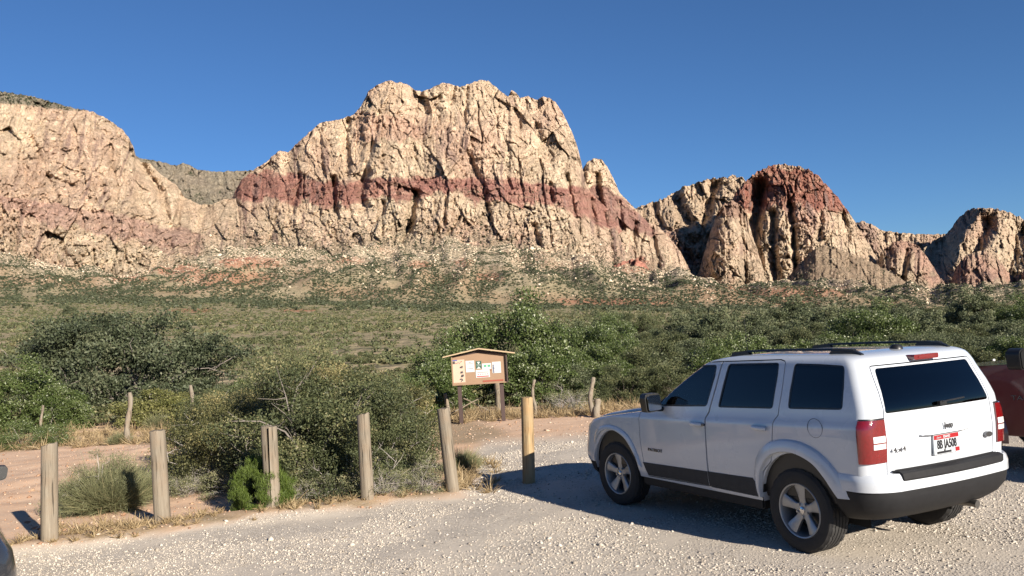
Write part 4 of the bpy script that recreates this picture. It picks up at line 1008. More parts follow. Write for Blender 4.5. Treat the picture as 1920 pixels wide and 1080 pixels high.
lit = np.clip(sstep(.5, .0, np.abs(GY - (9.25 + (GX + 5) * .36)) - .15) * sstep(-.2, -1.2, GX) * (.6 + .6 * pn(GX * 2, GY * 2, 5.)), 0, 1)
lit = np.maximum(lit, sstep(.05, .35, pn(GX * .35, GY * .35, 12.) + .5 * sstep(12, 15, GY) * sstep(-1.0, -3.0, GX) - .9 * sstep(-3.2, -4.2, GX) * sstep(20, 18, GY)) * .75) * (1 - gm * .9)
set_attr(gnd_o, 'litter', lit); tag(gnd_o, kind='structure')

# loose stones lying on the gravel
def ico():
    p = (1 + 5 ** .5) / 2
    V = np.array([(-1, p, 0), (1, p, 0), (-1, -p, 0), (1, -p, 0), (0, -1, p), (0, 1, p), (0, -1, -p), (0, 1, -p), (p, 0, -1), (p, 0, 1), (-p, 0, -1), (-p, 0, 1)]) / math.sqrt(1 + p * p)
    Fc = np.array([(0, 11, 5), (0, 5, 1), (0, 1, 7), (0, 7, 10), (0, 10, 11), (1, 5, 9), (5, 11, 4), (11, 10, 2), (10, 7, 6), (7, 1, 8), (3, 9, 4), (3, 4, 2), (3, 2, 6), (3, 6, 8), (3, 8, 9), (4, 9, 5), (2, 4, 11), (6, 2, 10), (8, 6, 7), (9, 8, 1)])
    return V, Fc
OV = np.array([(1, 0, 0), (-1, 0, 0), (0, 1, 0), (0, -1, 0), (0, 0, 1), (0, 0, -1)], float); OF = np.array([(0, 2, 4), (2, 1, 4), (1, 3, 4), (3, 0, 4), (2, 0, 5), (1, 2, 5), (3, 1, 5), (0, 3, 5)])
def scatter(name, P, size, material, base='oct', flat=.6, kind='stuff', jit=.35):
    n = len(P); BV, BF = (OV, OF) if base == 'oct' else ico()
    a = rng.uniform(0, 2 * math.pi, n); c, s_ = np.cos(a), np.sin(a)
    V = BV[None] * (1 + rng.uniform(-jit, jit, (n, len(BV), 1))); sc = np.stack([size, size * rng.uniform(.55, 1, n), size * flat * rng.uniform(.6, 1.1, n)], -1)
    V = V * sc[:, None]; til = rng.uniform(-.5, .5, (n, 1)); V[..., 2] += V[..., 0] * til
    X = V[..., 0] * c[:, None] - V[..., 1] * s_[:, None]; Y = V[..., 0] * s_[:, None] + V[..., 1] * c[:, None]
    V = np.stack([X, Y, V[..., 2]], -1) + P[:, None]
    Fc = (BF[None] + (np.arange(n) * len(BV))[:, None, None]).reshape(-1, 3)
    o = npmesh(name, V.reshape(-1, 3), Fc, material); set_attr(o, 'r', np.repeat(rng.uniform(0, 1, n), len(BV))); tag(o, kind=kind); return o
t = NT('loose stones'); rr = t.attr('r'); Mst = t.out(t.mix(t.mapr(t.noise(t.pos(), 120, 2), .3, .7, 0, .4), t.ramp(rr, M_stone_cols), (.5, .45, .39)), .9, None, .2)
N = 270000; yy = 3.6 + (16.5 - 3.6) * rng.uniform(0, 1, N) ** 1.35; xx = rng.uniform(-.66, .66, N) * (yy + .8)
keep = gravel_mask(xx, yy) > rng.uniform(.15, .9, N); dens = .12 + .88 * sstep(-.18, .22, pn(xx * .9, yy * .9, 6.) + .5 * pn(xx * .3, yy * .3, 16.)); keep &= rng.uniform(0, 1, N) < dens
xx, yy = xx[keep], yy[keep]; sz = .0060 * np.exp(rng.normal(0, .45, len(xx))) * (.75 + yy * .05)
P = np.stack([xx, yy, lot_bumps(xx, yy) + sz * .15], -1); so_ = scatter('gravel', P, sz, Mst, flat=.7); tag(so_, 'pale grey loose gravel stones covering the parking area', 'gravel')
# pebbles and clods on the red earth
N = 9000; yy = rng.uniform(8.5, 22, N); xx = rng.uniform(-.68, .25, N) * yy; k = gravel_mask(xx, yy) < .5; xx, yy = xx[k], yy[k]; sz = .012 * np.exp(rng.normal(0, .55, len(xx)))
tE = NT('earth clods'); Mclod = tE.out(tE.ramp(tE.attr('r'), [(0, (.30, .17, .11)), (.5, (.50, .32, .21)), (1, (.62, .50, .40))]), .95, None, .1)
o = scatter('earth_pebbles', np.stack([xx, yy, lot_bumps(xx, yy) + sz * .2], -1), np.clip(sz, 0, .06), Mclod, flat=.55); tag(o, 'small clods and pebbles strewn over the red earth', 'pebbles')

# ================================================================== FAR PLAIN AND TALUS
def terrain():
    az = np.linspace(-1.15, 1.15, 700); y = np.geomspace(23.0, 2100, 460); AZ, Y = np.meshgrid(az, y); X = AZ * Y; Z = terr_z(X, Y)
    Z = Z + sstep(24, 45, Y) * (.5 * pn(X * .03, Y * .03, 2.)) * np.minimum(Y / 200, 1) + sstep(1100, 1500, Y) * (10 * fbm(X / 130, Y / 130, 3., 4) + 34 * np.maximum(ridge(X / 150, Y / 700, 8., 3), 0)) * (1 - .6 * sstep(1900, 2080, Y))
    n0, n1 = X.shape; idx = np.arange(n0 * n1).reshape(n0, n1); Fc = np.stack([idx[:-1, :-1], idx[:-1, 1:], idx[1:, 1:], idx[1:, :-1]], -1).reshape(-1, 4)
    U = 960 + AZ * F; row = hor(U) - (Z - CH) / Y * F
    def blob(cu, cv, ru, rv): 
        d = ((U - cu) / ru) ** 2 + ((row - cv) / rv) ** 2 + .5 * pn(U * .03, row * .1, 4.); return .8 * sstep(1.25, .35, d + .9 * pn(U * .12, row * .3, 9.))
    red = np.zeros_like(U)
    for b in ((470, 492, 72, 13), (330, 505, 60, 12), (658, 488, 32, 7), (790, 496, 26, 8), (870, 492, 22, 9), (918, 520, 32, 9), (1150, 566, 130, 8), (1190, 500, 40, 12), (1385, 540, 30, 7), (1500, 548, 100, 12), (240, 522, 40, 10), (360, 582, 42, 4), (560, 582, 45, 3), (1480, 568, 60, 5)): red = np.maximum(red, blob(*b))
    red = np.maximum(red, .9 * blob(420, 522, 105, 15)); red = np.maximum(red, .35 * sstep(-.1, .4, fbm(X / 240, Y / 240, 7., 3)) * sstep(1000, 1300, Y))
    rocky = sstep(1180, 1780, Y + 300 * pn(U * .012, 1., 5.) + 120 * pn(U * .06, Y / 150, 5.)); pale = sstep(.05, .4, fbm(X / 60, Y / 25, 3., 4)) * (1 - rocky)
    t = NT('desert plain and talus'); P = t.pos(); R_, K_, L_ = t.attr('red'), t.attr('rocky'), t.attr('pale')
    E_ = t.attr('earth'); n1_ = t.noise(P, .02, 6, .6); n2_ = t.noise(P, .35, 5, .7); n3 = t.noise(P, .09, 5, .65)
    soil = t.mix(n3, (.46, .36, .24), (.37, .295, .19)); soil = t.mix(t.math('MULTIPLY', L_, .8), soil, (.55, .42, .29)); soil = t.mix(K_, soil, t.mix(n3, (.54, .43, .315), (.38, .30, .215)))
    # the plain's greenish cast of low growth
    soil = t.mix(t.math('MULTIPLY', t.mapr(n2_, .40, .62), t.math('SUBTRACT', .84, t.math('MULTIPLY', K_, .45))), soil, (.165, .17, .088))
    soil = t.mix(t.math('MULTIPLY', R_, .85), soil, t.mix(n2_, (.40, .14, .085), (.50, .24, .16)))
    # pale boulders on the talus
    bd = t.vor(P, .13); bc = t.vor(P, .13, out='Color'); sp = t.node('ShaderNodeSeparateColor'); t.l.new(bc, sp.inputs[0])
    bm = t.math('MULTIPLY', t.math('LESS_THAN', bd, t.mapr(sp.outputs[0], 0, 1, .12, .58)), t.math('MULTIPLY', K_, t.mapr(t.noise(P, .012, 3), .38, .58, .35, 1.0)))
    col = t.mix(bm, soil, t.mix(sp.outputs[1], (.84, .70, .53), (.60, .48, .35)))
    # dark shrubs seen from far as spots
    vd = t.vor(t.scale(P, (1, .6, 1)), .22); vc = t.vor(t.scale(P, (1, .6, 1)), .22, out='Color'); s2 = t.node('ShaderNodeSeparateColor'); t.l.new(vc, s2.inputs[0])
    vm = t.math('MULTIPLY', t.math('LESS_THAN', vd, t.mapr(s2.outputs[0], 0, 1, .15, .66)), t.mapr(n1_, .30, .50, .75, 1)); vm = t.math('MULTIPLY', vm, t.math('MULTIPLY', K_, t.math('SUBTRACT', 1, t.math('MULTIPLY', R_, .6))))
    col = t.mix(vm, col, t.mix(s2.outputs[1], (.060, .072, .040), (.10, .11, .06)))
    col = t.mix(E_, col, t.mix(t.mapr(t.noise(P, 2.2, 5, .6), .3, .7), (.66, .42, .27), (.76, .55, .385)))
    h = t.math('ADD', t.math('MULTIPLY', bm, 3.0), t.math('ADD', t.math('MULTIPLY', vm, 2.0), t.math('MULTIPLY', n3, 3)))
    m = t.out(col, .95, t.bump(h, 1.0, 1.0), .05)
    o = npmesh('desert_plain', np.stack([X, Y, Z], -1).reshape(-1, 3), Fc, m, smooth=True); set_attr(o, 'earth', sstep(29, 25.5, Y + 1.2 * pn(X * .3, Y * .3, 5.)) * sstep(0, -3, X)); set_attr(o, 'red', red); set_attr(o, 'rocky', rocky); set_attr(o, 'pale', pale); tag(o, kind='structure')
terrain()

# ================================================================== MOUNTAINS
def rockmat(name):
    t = NT(name); P = t.pos(); c = t.attr('col', 'Color'); v = t.attr('veg')
    a = t.noise(t.scale(P, (1, 1, .35)), .055, 7, .7); b = t.noise(t.scale(P, (1, 1, 2.2)), .02, 6, .6); f = t.noise(t.scale(P, (1.3, 1.3, .5)), .22, 5, .7)
    k = t.math('MULTIPLY', t.mapr(a, .25, .75, .62, 1.30), t.mapr(f, .25, .75, .72, 1.22)); k = t.math('MULTIPLY', k, t.mapr(b, .3, .7, .86, 1.10))
    sc = t.node('ShaderNodeVectorMath', operation='SCALE'); t.l.new(c, sc.inputs[0]); t.l.new(k, sc.inputs['Scale'])
    # bushes on ledges
    vd = t.vor(P, .12); vc = t.vor(P, .12, out='Color'); s2 = t.node('ShaderNodeSeparateColor'); t.l.new(vc, s2.inputs[0])
    vm = t.math('LESS_THAN', vd, t.math('MULTIPLY', t.mapr(s2.outputs[0], 0, 1, .25, 1.0), v))
    col = t.mix(vm, sc.outputs[0], t.mix(s2.outputs[1], (.055, .068, .040), (.095, .10, .06)))
    # angular joint blocks and thin bedding
    wp = t.node('ShaderNodeVectorMath', operation='ADD'); t.l.new(P, wp.inputs[0]); nv = t.node('ShaderNodeTexNoise'); t.l.new(P, nv.inputs['Vector']); nv.inputs['Scale'].default_value = .02
    sv = t.node('ShaderNodeVectorMath', operation='SCALE'); t.l.new(nv.outputs['Color'], sv.inputs[0]); sv.inputs['Scale'].default_value = 40; t.l.new(sv.outputs[0], wp.inputs[1]); PW = wp.outputs[0]
    k1 = t.vor(t.scale(PW, (1, 1, .42)), .075, out='Color'); k2 = t.vor(t.scale(PW, (1, 1, .7)), .17, out='Color'); q1 = t.node('ShaderNodeSeparateColor'); t.l.new(k1, q1.inputs[0]); q2 = t.node('ShaderNodeSeparateColor'); t.l.new(k2, q2.inputs[0])
    bed = t.noise(t.scale(PW, (.02, .02, 1)), .16, 3, .6)
    vary = t.math('MULTIPLY', t.mapr(q1.outputs[0], 0, 1, .86, 1.12), t.math('MULTIPLY', t.mapr(q2.outputs[1], 0, 1, .90, 1.08), t.mapr(bed, .3, .7, .86, 1.12)))
    cs = t.node('ShaderNodeVectorMath', operation='SCALE'); t.l.new(col, cs.inputs[0]); t.l.new(vary, cs.inputs['Scale']); col = cs.outputs[0]
    h = t.math('ADD', t.math('MULTIPLY', a, 5), t.math('MULTIPLY', f, 3)); h = t.math('ADD', h, t.math('MULTIPLY', vm, 2))
    h = t.math('ADD', h, t.math('ADD', t.math('MULTIPLY', q1.outputs[1], 3.2), t.math('ADD', t.math('MULTIPLY', q2.outputs[0], 1.6), t.math('MULTIPLY', bed, 3.0))))
    return t.out(col, .92, t.bump(h, 1.0, 2.2), .08)
M_rock = rockmat('sandstone')
def facet(x, y, seed=0):
    xi, yi = np.floor(x).astype(np.int64), np.floor(y).astype(np.int64); z_ = np.zeros(x.shape)
    d1 = z_ + 9.; d2 = z_ + 9.; rr = z_; fx = z_; fy = z_; tx = z_; ty = z_
    for dx in (-1, 0, 1):
        for dy in (-1, 0, 1):
            cx, cy = xi + dx, yi + dy; h = _perm[(_perm[(cx + seed * 17) & 255] + cy) & 255]; h2 = _perm[h + 31]; h3 = _perm[h + 77]; h4 = _perm[h + 131]; h5 = _perm[h + 199]
            ox, oy = x - cx - h / 256., y - cy - h2 / 256.; d = ox ** 2 + oy ** 2; n = d < d1; d2 = np.where(n, d1, np.minimum(d2, d))
            rr = np.where(n, h3 / 256., rr); fx = np.where(n, ox, fx); fy = np.where(n, oy, fy); tx = np.where(n, h4 / 128. - 1, tx); ty = np.where(n, h5 / 128. - 1, ty); d1 = np.where(n, d, d1)
    return np.sqrt(d1), np.sqrt(d2), rr, fx, fy, tx, ty
CREAM = np.array([.78, .575, .405]); CREAM2 = np.array([.87, .69, .49]); PINK = np.array([.70, .44, .33]); RED = np.array([.34, .135, .10]); VARN = np.array([.33, .215, .185]); GREY = np.array([.26, .245, .19]); TAL = np.array([.52, .41, .29])
def lerp(a, b, t): return a * (1 - t[..., None]) + b * t[..., None]
def pdist(U, V, poly):
    d = np.full(U.shape, 1e9); P = np.array(poly, float)
    for a, b in zip(P[:-1], P[1:]):
        ab = b - a; t = np.clip(((U - a[0]) * ab[0] + (V - a[1]) * ab[1]) / (ab @ ab), 0, 1); d = np.minimum(d, np.hypot(U - a[0] - t * ab[0], V - a[1] - t * ab[1]))
    return d
FOOT = []
def massif(name, sky, base, d0, d1, seed, step=1.35, amp=1.0, prof=1.0, gul=(), bands=(), vegtop=None, veg=.25, pale=.5, pink=.3, varn=.5, greys=0, jag=1.0, lean=0.0, back=500, deep=10, vfoot=.5, talus=48, crack=1.0, steps=(), base_col=None, tone=1.0):
    u0, u1 = sky[0][0], sky[-1][0]; u = np.arange(u0, u1 + .1, step); vs_ = interp(u, sky); mpp = (d0 + d1) / 2 / F
    vs_ = vs_ + jag * (1.8 * pn(u / 9., seed, 0.) + 1.3 * pn(u / 3.7, seed, 3.) + 1.0 * np.abs(pn(u / 14., seed, 8.)) * -2)
    vb = interp(u, base) + deep; vs_ = np.minimum(vs_, vb - 2); nr = int(max((vb - vs_).max() / step, 12)); T = np.linspace(0, 1, nr)[:, None]
    U = np.broadcast_to(u[None], (nr, len(u))).copy(); V = vb[None] + (vs_ - vb)[None] * T; hp = (vb - vs_)[None]
    T = np.broadcast_to(T, U.shape)
    x = (U - 960) * mpp; z = -V * mpp; s = seed * 13.7; x2 = x + lean * z
    wx = x2 + 22 * pn(x / 120, z / 160, s) + 7 * pn(x / 30, z / 50, s + 2); wz = z + 18 * pn(x / 90, z / 70, s + 5)
    up = sstep(.75, .25, T)   # 1 low on the wall, where the rock is most broken
    r = (34 + 14 * up) * ridge(wx / 230, wz / 340, s, 3) + 8 * ridge(wx / 80, wz / 200, s + 9, 2) + 46 * up * (ridge(wx / 170, wz / 300, s + 17, 3) - .3)
    c1, c2, cr_, fx, fz, tx, tz = facet((wx + .15 * wz) / 68 + 50, wz / 120 + 90, seed); colr_ = cr_; r = r + 18 * (cr_ - .5) + 30 * (tx * fx) + 40 * tz * fz - 7 * crack * np.exp(-((c2 - c1) / .035) ** 2)
    c1, c2, cr_, fx, fz, tx, tz = facet((wx + .25 * wz) / 24 + 20, wz / 44 + 40, seed + 3); r = r + (11 + 12 * up) * (cr_ - .5) + 17 * tx * fx + 16 * tz * fz - 5 * crack * np.exp(-((c2 - c1) / .06) ** 2); blk = cr_
    c1, c2, cr_, fx, fz, tx, tz = facet(wx / 11 + 7, (wz - .3 * wx) / 14 + 3, seed + 5); r = r + (8 + 9 * up) * (cr_ - .5) + (8 + 6 * up) * tx * fx + (7 + 5 * up) * tz * fz
    c1, c2, cr_, fx, fz, tx, tz = facet(x / 5.5 + 77, z / 6.5 + 33, seed + 6); r = r + (4.5 + 5 * up) * (cr_ - .5) + (5 + 2 * up) * tx * fx + 3 * tz * fz
    r = r + 4 * fbm(wx / 16, wz / 30, s + 4, 4)
    lv = np.abs(pn(wx / 95, wz / 500, s + 11)); r = r - 26 * crack * np.exp(-(lv / .03) ** 2) * sstep(.0, .4, pn(x / 200, z / 120, s + 20))
    lv = np.abs(pn(wx / 40 + .35 * wz / 40, wz / 190, s + 14)); r = r - 10 * crack * np.exp(-(lv / .05) ** 2) * sstep(.05, .4, pn(x / 100, z / 80, s + 21))
    # bedding ledges
    bz = (wz + 10 * pn(x / 220, 0, s)) / 23; fr = bz - np.floor(bz); r = r + (5.5 * (fr - .5) + 4 * sstep(.75, 1, fr) - 2) * sstep(-.15, .3, pn(x / 180, z / 120, s + 30))
    foot = sstep(0, talus, vb[None] - deep - V) ; r = r * (.55 + .45 * foot) * amp
    for poly, w, dp in gul:
        d = pdist(U + 2.5 * pn(U / 12, V / 12, s), V, poly); r = r - dp * np.exp(-(d / w) ** 2)
    for cu, cv, ru, rv, dp in steps:   # rounded masses standing forward
        q = ((U - cu) / ru) ** 2 + ((V - cv) / rv) ** 2; r = r + dp * np.sqrt(np.clip(1 - q, 0, 1))
    D = d0 + (d1 - d0) * T ** prof - r
    R_ = ray(U, V); Pn = R_ / R_[..., 1:2] * D[..., None]; Pn[..., 2] += CH
    # back slope
    last = Pn[-1]; bk = []
    for q in (.06, .2, .5, 1.0):
        b = last.copy(); b[:, 1] += back * q; b[:, 0] += (b[:, 0] / b[:, 1]) * back * q; b[:, 2] -= back * q * (.35 + .5 * q); bk.append(b)
    nb = len(bk); PP = np.concatenate([Pn, np.array(bk)], 0); n0, n1 = PP.shape[:2]; idx = np.arange(n0 * n1).reshape(n0, n1)
    Fc = np.stack([idx[:-1, :-1], idx[:-1, 1:], idx[1:, 1:], idx[1:, :-1]], -1).reshape(-1, 4)
    # rock colours
    n_big = fbm(x / 220, z / 150, s + 3, 3); n_v = fbm(wx / 20, wz / 150, s + 7, 4); n_m = fbm(x / 40, z / 40, s + 8, 4)
    C = lerp(np.broadcast_to(CREAM, U.shape + (3,)), CREAM2, np.clip(pale * (1.3 * sstep(-.25, .35, n_m) + .5 * up), 0, 1)); C = C * (.86 + .28 * blk)[..., None]; C = lerp(C, PINK, np.clip(pink * 1.7 * sstep(-.15, .35, n_big + .3 * n_m), 0, 1))
    for top, bot, colr, st in bands:
        vt = interp(U, top) + 5 * pn(U / 22, V / 30, s + 1) + 7 * (blk - .5); vb_ = interp(U, bot) + 10 * pn(U / 18, V / 40, s + 2) + 12 * (colr_ - .5) + 12 * (blk - .5)
        ue = sstep(top[0][0] - 1, top[0][0] + 18, U) * sstep(top[-1][0] + 1, top[-1][0] - 18, U)
        m = sstep(-2, 3, V - vt) * sstep(3, -4, V - vb_) * st * ue; m = m * np.clip(.95 + .30 * pn(U / 60, V / 4, s + 6) + .45 * n_m, .6, 1); C = lerp(C, np.array(colr), m)
    C = lerp(C, VARN, np.clip(varn * 1.4 * sstep(.14, .45, n_v + .3 * n_big + .15 * (blk - .5)), 0, .85))
    vegm = (veg + .35 * up) * sstep(.0, .40, fbm(x / 55, z / 30, s + 12, 4) + .14 * up - .22 * np.clip(r / 30, -1, 1)); vegm = np.maximum(vegm, vfoot * sstep(talus * 1.5, 0, vb[None] - deep - V + 34 * pn(U / 26, V / 20, s)))
    C = lerp(C, TAL, np.clip(1 - sstep(-2, talus * .8, vb[None] - deep - V + 38 * pn(U / 22, V / 16, s + 2) + 12 * (blk - .5)), 0, .7))
    C = C * tone
    if base_col: C = lerp(C, np.array(base_col), np.full(U.shape, .85))
    if vegtop is not None:
        m = sstep(3, -3, V - interp(U, vegtop) + 3 * pn(U / 10, V / 10, s)); C = lerp(C, GREY, m * .8); vegm = np.maximum(vegm, m * .85)
    if greys: C = lerp(C, GREY, np.full(U.shape, greys))
    col = np.concatenate([C, np.repeat(C[-1:], nb, 0)], 0); vg = np.concatenate([vegm, np.repeat(vegm[-1:], nb, 0)], 0)
    o = npmesh(name, PP.reshape(-1, 3), Fc, M_rock, smooth=False)
    FOOT.append((Pn.reshape(-1, 3), (sstep(talus * 2.2, 0, vb[None] - deep - V) + (1.0 if name == 'hill' else 0) + (.9 if vegtop is not None else 0) * sstep(3, -3, V - interp(U, vegtop if vegtop is not None else [(0, 0)]))).ravel()))
    set_attr(o, 'col', np.concatenate([col, np.ones(col.shape[:2] + (1,))], -1), 'FLOAT_COLOR'); set_attr(o, 'veg', vg * .8); tag(o, kind='structure'); return o

massif('mountain', [(-420, 120), (-150, 140), (0, 171), (60, 181), (130, 201), (170, 209), (200, 222), (225, 240), (240, 256), (250, 275), (256, 297), (262, 302), (280, 306), (300, 326), (318, 338), (335, 352), (345, 370), (375, 384), (395, 384), (420, 374), (445, 372), (500, 400), (560, 440)],
       [(-420, 470), (0, 486), (100, 514), (200, 532), (290, 528), (340, 512), (420, 490), (560, 500)], 1900, 2650, 1, lean=-.3, amp=1.05, vegtop=[(-420, 150), (-100, 165), (0, 193), (60, 199), (120, 206), (150, 208), (170, 200), (560, 100)],
       bands=[([(-420, 350), (0, 366), (60, 376), (130, 388), (180, 392), (230, 402), (290, 422), (390, 440)], [(-420, 400), (0, 384), (80, 412), (130, 432), (200, 442), (260, 456), (310, 470), (390, 474)], np.array([.56, .33, .28]), .62)],
       gul=[([(258, 300), (300, 360), (318, 430)], 9, 70), ([(340, 370), (330, 430)], 7, 60), ([(120, 470), (160, 520)], 5, 35), ([(90, 330), (140, 350)], 4, 25), ([(60, 260), (110, 380)], 6, 26), ([(200, 250), (215, 330)], 6, 26), ([(385, 390), (372, 430), (360, 470)], 8, 60)], veg=.3, pale=.6, pink=.24, varn=.5)
massif('mountain', [(255, 292), (262, 297), (300, 303), (330, 311), (345, 305), (370, 318), (400, 322), (440, 321), (470, 320), (520, 330), (600, 360)], [(255, 400), (600, 420)], 4300, 5000, 2, veg=1.2, greys=.75, crack=.25, amp=1.3, jag=1, vfoot=.8, pale=.3, varn=.3)
MAIN = [(300, 545), (345, 500), (372, 478), (400, 430), (425, 392), (440, 360), (452, 338), (480, 315), (500, 304), (513, 291), (525, 282), (540, 286), (560, 266), (600, 231), (640, 223), (662, 216), (678, 198), (690, 172), (710, 158), (727, 151), (745, 155), (762, 157), (778, 169), (792, 172), (810, 165), (830, 155), (845, 158), (862, 163), (880, 158), (900, 150), (915, 152), (930, 164), (945, 176), (953, 181), (958, 170), (964, 171), (975, 184), (990, 180), (1005, 188), (1020, 180), (1040, 190), (1055, 212), (1070, 242), (1083, 275), (1090, 305), (1096, 338), (1108, 362), (1140, 392), (1170, 438), (1200, 480), (1260, 522), (1330, 545)]
massif('mountain', MAIN, [(300, 520), (400, 490), (470, 478), (600, 480), (750, 467), (900, 470), (1000, 480), (1100, 500), (1200, 518), (1330, 535)], 1950, 2750, 3, step=1.1, prof=.8,
       gul=[([(625, 335), (628, 395)], 6, 75), ([(690, 328), (676, 358), (682, 392)], 10, 55), ([(780, 362), (770, 400), (763, 428)], 9, 90), ([(772, 420), (748, 462)], 5, 50), ([(1030, 345), (1035, 375)], 5, 50), ([(1062, 330), (1075, 395), (1092, 450)], 6, 60), ([(915, 385), (918, 412)], 4, 40), ([(652, 228), (648, 300), (650, 330)], 6, 45), ([(876, 165), (870, 235)], 3.5, 28), ([(786, 172), (800, 212)], 7, 40), ([(852, 160), (845, 195)], 5, 35), ([(1008, 240), (1032, 305)], 9, 30), ([(838, 440), (862, 408)], 4, 40), ([(562, 328), (548, 400)], 5, 50), ([(1002, 425), (1010, 458)], 6, 50), ([(712, 210), (690, 300), (680, 338)], 5, 32), ([(878, 290), (905, 350), (912, 392)], 6, 35), ([(1135, 405), (1150, 500)], 8, 80), ([(1165, 440), (1185, 505)], 7, 70), ([(478, 350), (470, 400)], 5, 40), ([(600, 245), (605, 330)], 4, 25), ([(720, 380), (715, 440)], 4, 30), ([(960, 180), (975, 240)], 5, 30), ([(1108, 375), (1118, 440)], 6, 60), ([(835, 370), (832, 420)], 3.5, 25), ([(520, 400), (505, 450)], 5, 30)],
       bands=[([(425, 352), (450, 330), (480, 326), (500, 320), (560, 328), (600, 341), (640, 345), (700, 334), (760, 330), (830, 333), (900, 334), (960, 335), (1000, 347), (1060, 350), (1100, 352), (1150, 380), (1200, 430)], [(425, 372), (460, 378), (500, 372), (560, 380), (600, 386), (650, 386), (700, 378), (770, 376), (800, 362), (840, 356), (872, 358), (890, 378), (960, 384), (1040, 388), (1100, 410), (1150, 430), (1200, 470)], np.array([.50, .245, .195]), .92),
              ([(600, 341), (700, 334), (1000, 346), (1100, 352)], [(600, 350), (700, 342), (1000, 358), (1100, 366)], np.array([.42, .19, .16]), .6),
              ([(425, 330), (500, 330), (690, 348)], [(425, 372), (500, 366), (690, 384)], np.array([.40, .19, .15]), .6), ([(655, 205), (720, 215), (800, 240)], [(655, 268), (720, 262), (800, 262)], PINK * [.9, .8, .8], .5)], veg=.36, varn=.6, pale=.55, pink=.32, vfoot=.7)
massif('mountain', [(1080, 350), (1092, 318), (1102, 303), (1115, 297), (1128, 299), (1138, 312), (1150, 334), (1162, 362), (1180, 380), (1195, 396), (1215, 418), (1235, 425), (1250, 440), (1275, 470), (1295, 510), (1325, 545)], [(1080, 500), (1200, 520), (1325, 540)], 2350, 3000, 4, step=1.1,
       bands=[([(1085, 350), (1140, 352), (1200, 398), (1240, 440)], [(1085, 420), (1140, 430), (1200, 440), (1240, 460)], VARN * [1.1, .85, .85], .85), ([(1140, 480), (1190, 482), (1240, 490)], [(1140, 512), (1190, 516), (1240, 510)], RED * 1.3, .8)],
       gul=[([(1118, 330), (1128, 400), (1132, 470)], 7, 80), ([(1190, 420), (1185, 480), (1195, 520)], 7, 90), ([(1222, 430), (1235, 500)], 5, 70), ([(1160, 380), (1165, 430)], 5, 60)], varn=.7, pale=.5, crack=1.5)
massif('mountain', [(1170, 420), (1190, 392), (1215, 381), (1240, 376), (1262, 362), (1285, 350), (1308, 343), (1330, 337), (1352, 333), (1375, 330), (1388, 333), (1405, 345), (1440, 380), (1480, 440)], [(1170, 500), (1480, 520)], 3700, 4400, 5, jag=2.2, amp=1.9, tone=.82, varn=.5, pink=.6, gul=[([(1265, 362), (1290, 420)], 12, 150), ([(1340, 345), (1320, 420)], 10, 150), ([(1225, 382), (1240, 420)], 6, 80)])
massif('mountain', [(1330, 470), (1350, 425), (1372, 375), (1392, 345), (1410, 330), (1425, 321), (1440, 312), (1455, 309), (1470, 308), (1485, 311), (1500, 312), (1520, 321), (1535, 330), (1548, 345), (1560, 358), (1575, 376), (1590, 396), (1600, 410), (1612, 432), (1625, 452), (1645, 485), (1690, 530), (1720, 556)], [(1330, 545), (1450, 546), (1560, 520), (1720, 556)], 3000, 3700, 6, step=1.1, amp=1.45,
       bands=[([(1335, 300), (1450, 300), (1560, 310), (1620, 400)], [(1335, 380), (1400, 392), (1450, 388), (1500, 384), (1560, 394), (1600, 412), (1620, 430)], RED * [1.15, 1.15, 1.15], .9), ([(1440, 300), (1520, 300)], [(1440, 318), (1520, 320)], CREAM, .7)],
       jag=2.0, tone=.94, pink=.6, gul=[([(1425, 350), (1415, 430), (1408, 540)], 14, 300), ([(1482, 385), (1488, 450), (1492, 530)], 6, 120), ([(1450, 400), (1452, 530)], 7, 120), ([(1540, 400), (1535, 450)], 5, 60), ([(1580, 400), (1590, 450)], 6, 80)], varn=1.1, veg=.15, crack=1.4)
massif('mountain', [(1296, 545), (1312, 505), (1322, 470), (1332, 435), (1345, 400), (1358, 382), (1372, 377), (1386, 382), (1398, 398), (1410, 440), (1430, 500), (1445, 550)], [(1296, 535), (1445, 548)], 2800, 3150, 7, jag=2, step=1.1, amp=1.1, tone=.88, bands=[([(1330, 370), (1372, 370), (1420, 380)], [(1330, 400), (1372, 398), (1420, 420)], PINK * .75, .8)], gul=[([(1385, 395), (1392, 450), (1400, 540)], 5, 60)], steps=[(1365, 470, 34, 100, 90)], varn=.35, pale=.5, pink=.5)
massif('mountain', [(1590, 440), (1605, 418), (1620, 415), (1640, 424), (1652, 432), (1680, 436), (1720, 439), (1760, 440), (1790, 438), (1830, 450)], [(1590, 520), (1830, 520)], 5200, 5800, 8, jag=1.3, amp=1.8, tone=.8, varn=.7, pale=.4, bands=[([(1592, 410), (1655, 430)], [(1592, 480), (1655, 480)], VARN * 1.3, .7)])
massif('mountain', [(1728, 470), (1750, 452), (1775, 440), (1790, 418), (1805, 402), (1820, 392), (1838, 390), (1860, 391), (1880, 394), (1898, 402), (1920, 412), (1960, 425), (2050, 440), (2250, 470), (2500, 500)], [(1728, 540), (2500, 560)], 3900, 5000, 9, jag=1.8, amp=1.9, tone=.82, varn=.35, pale=.6, pink=.5, gul=[([(1800, 400), (1760, 460), (1750, 500)], 26, 330), ([(1850, 420), (1830, 470), (1820, 520)], 16, 220), ([(1915, 440), (1895, 500), (1890, 540)], 18, 240)])
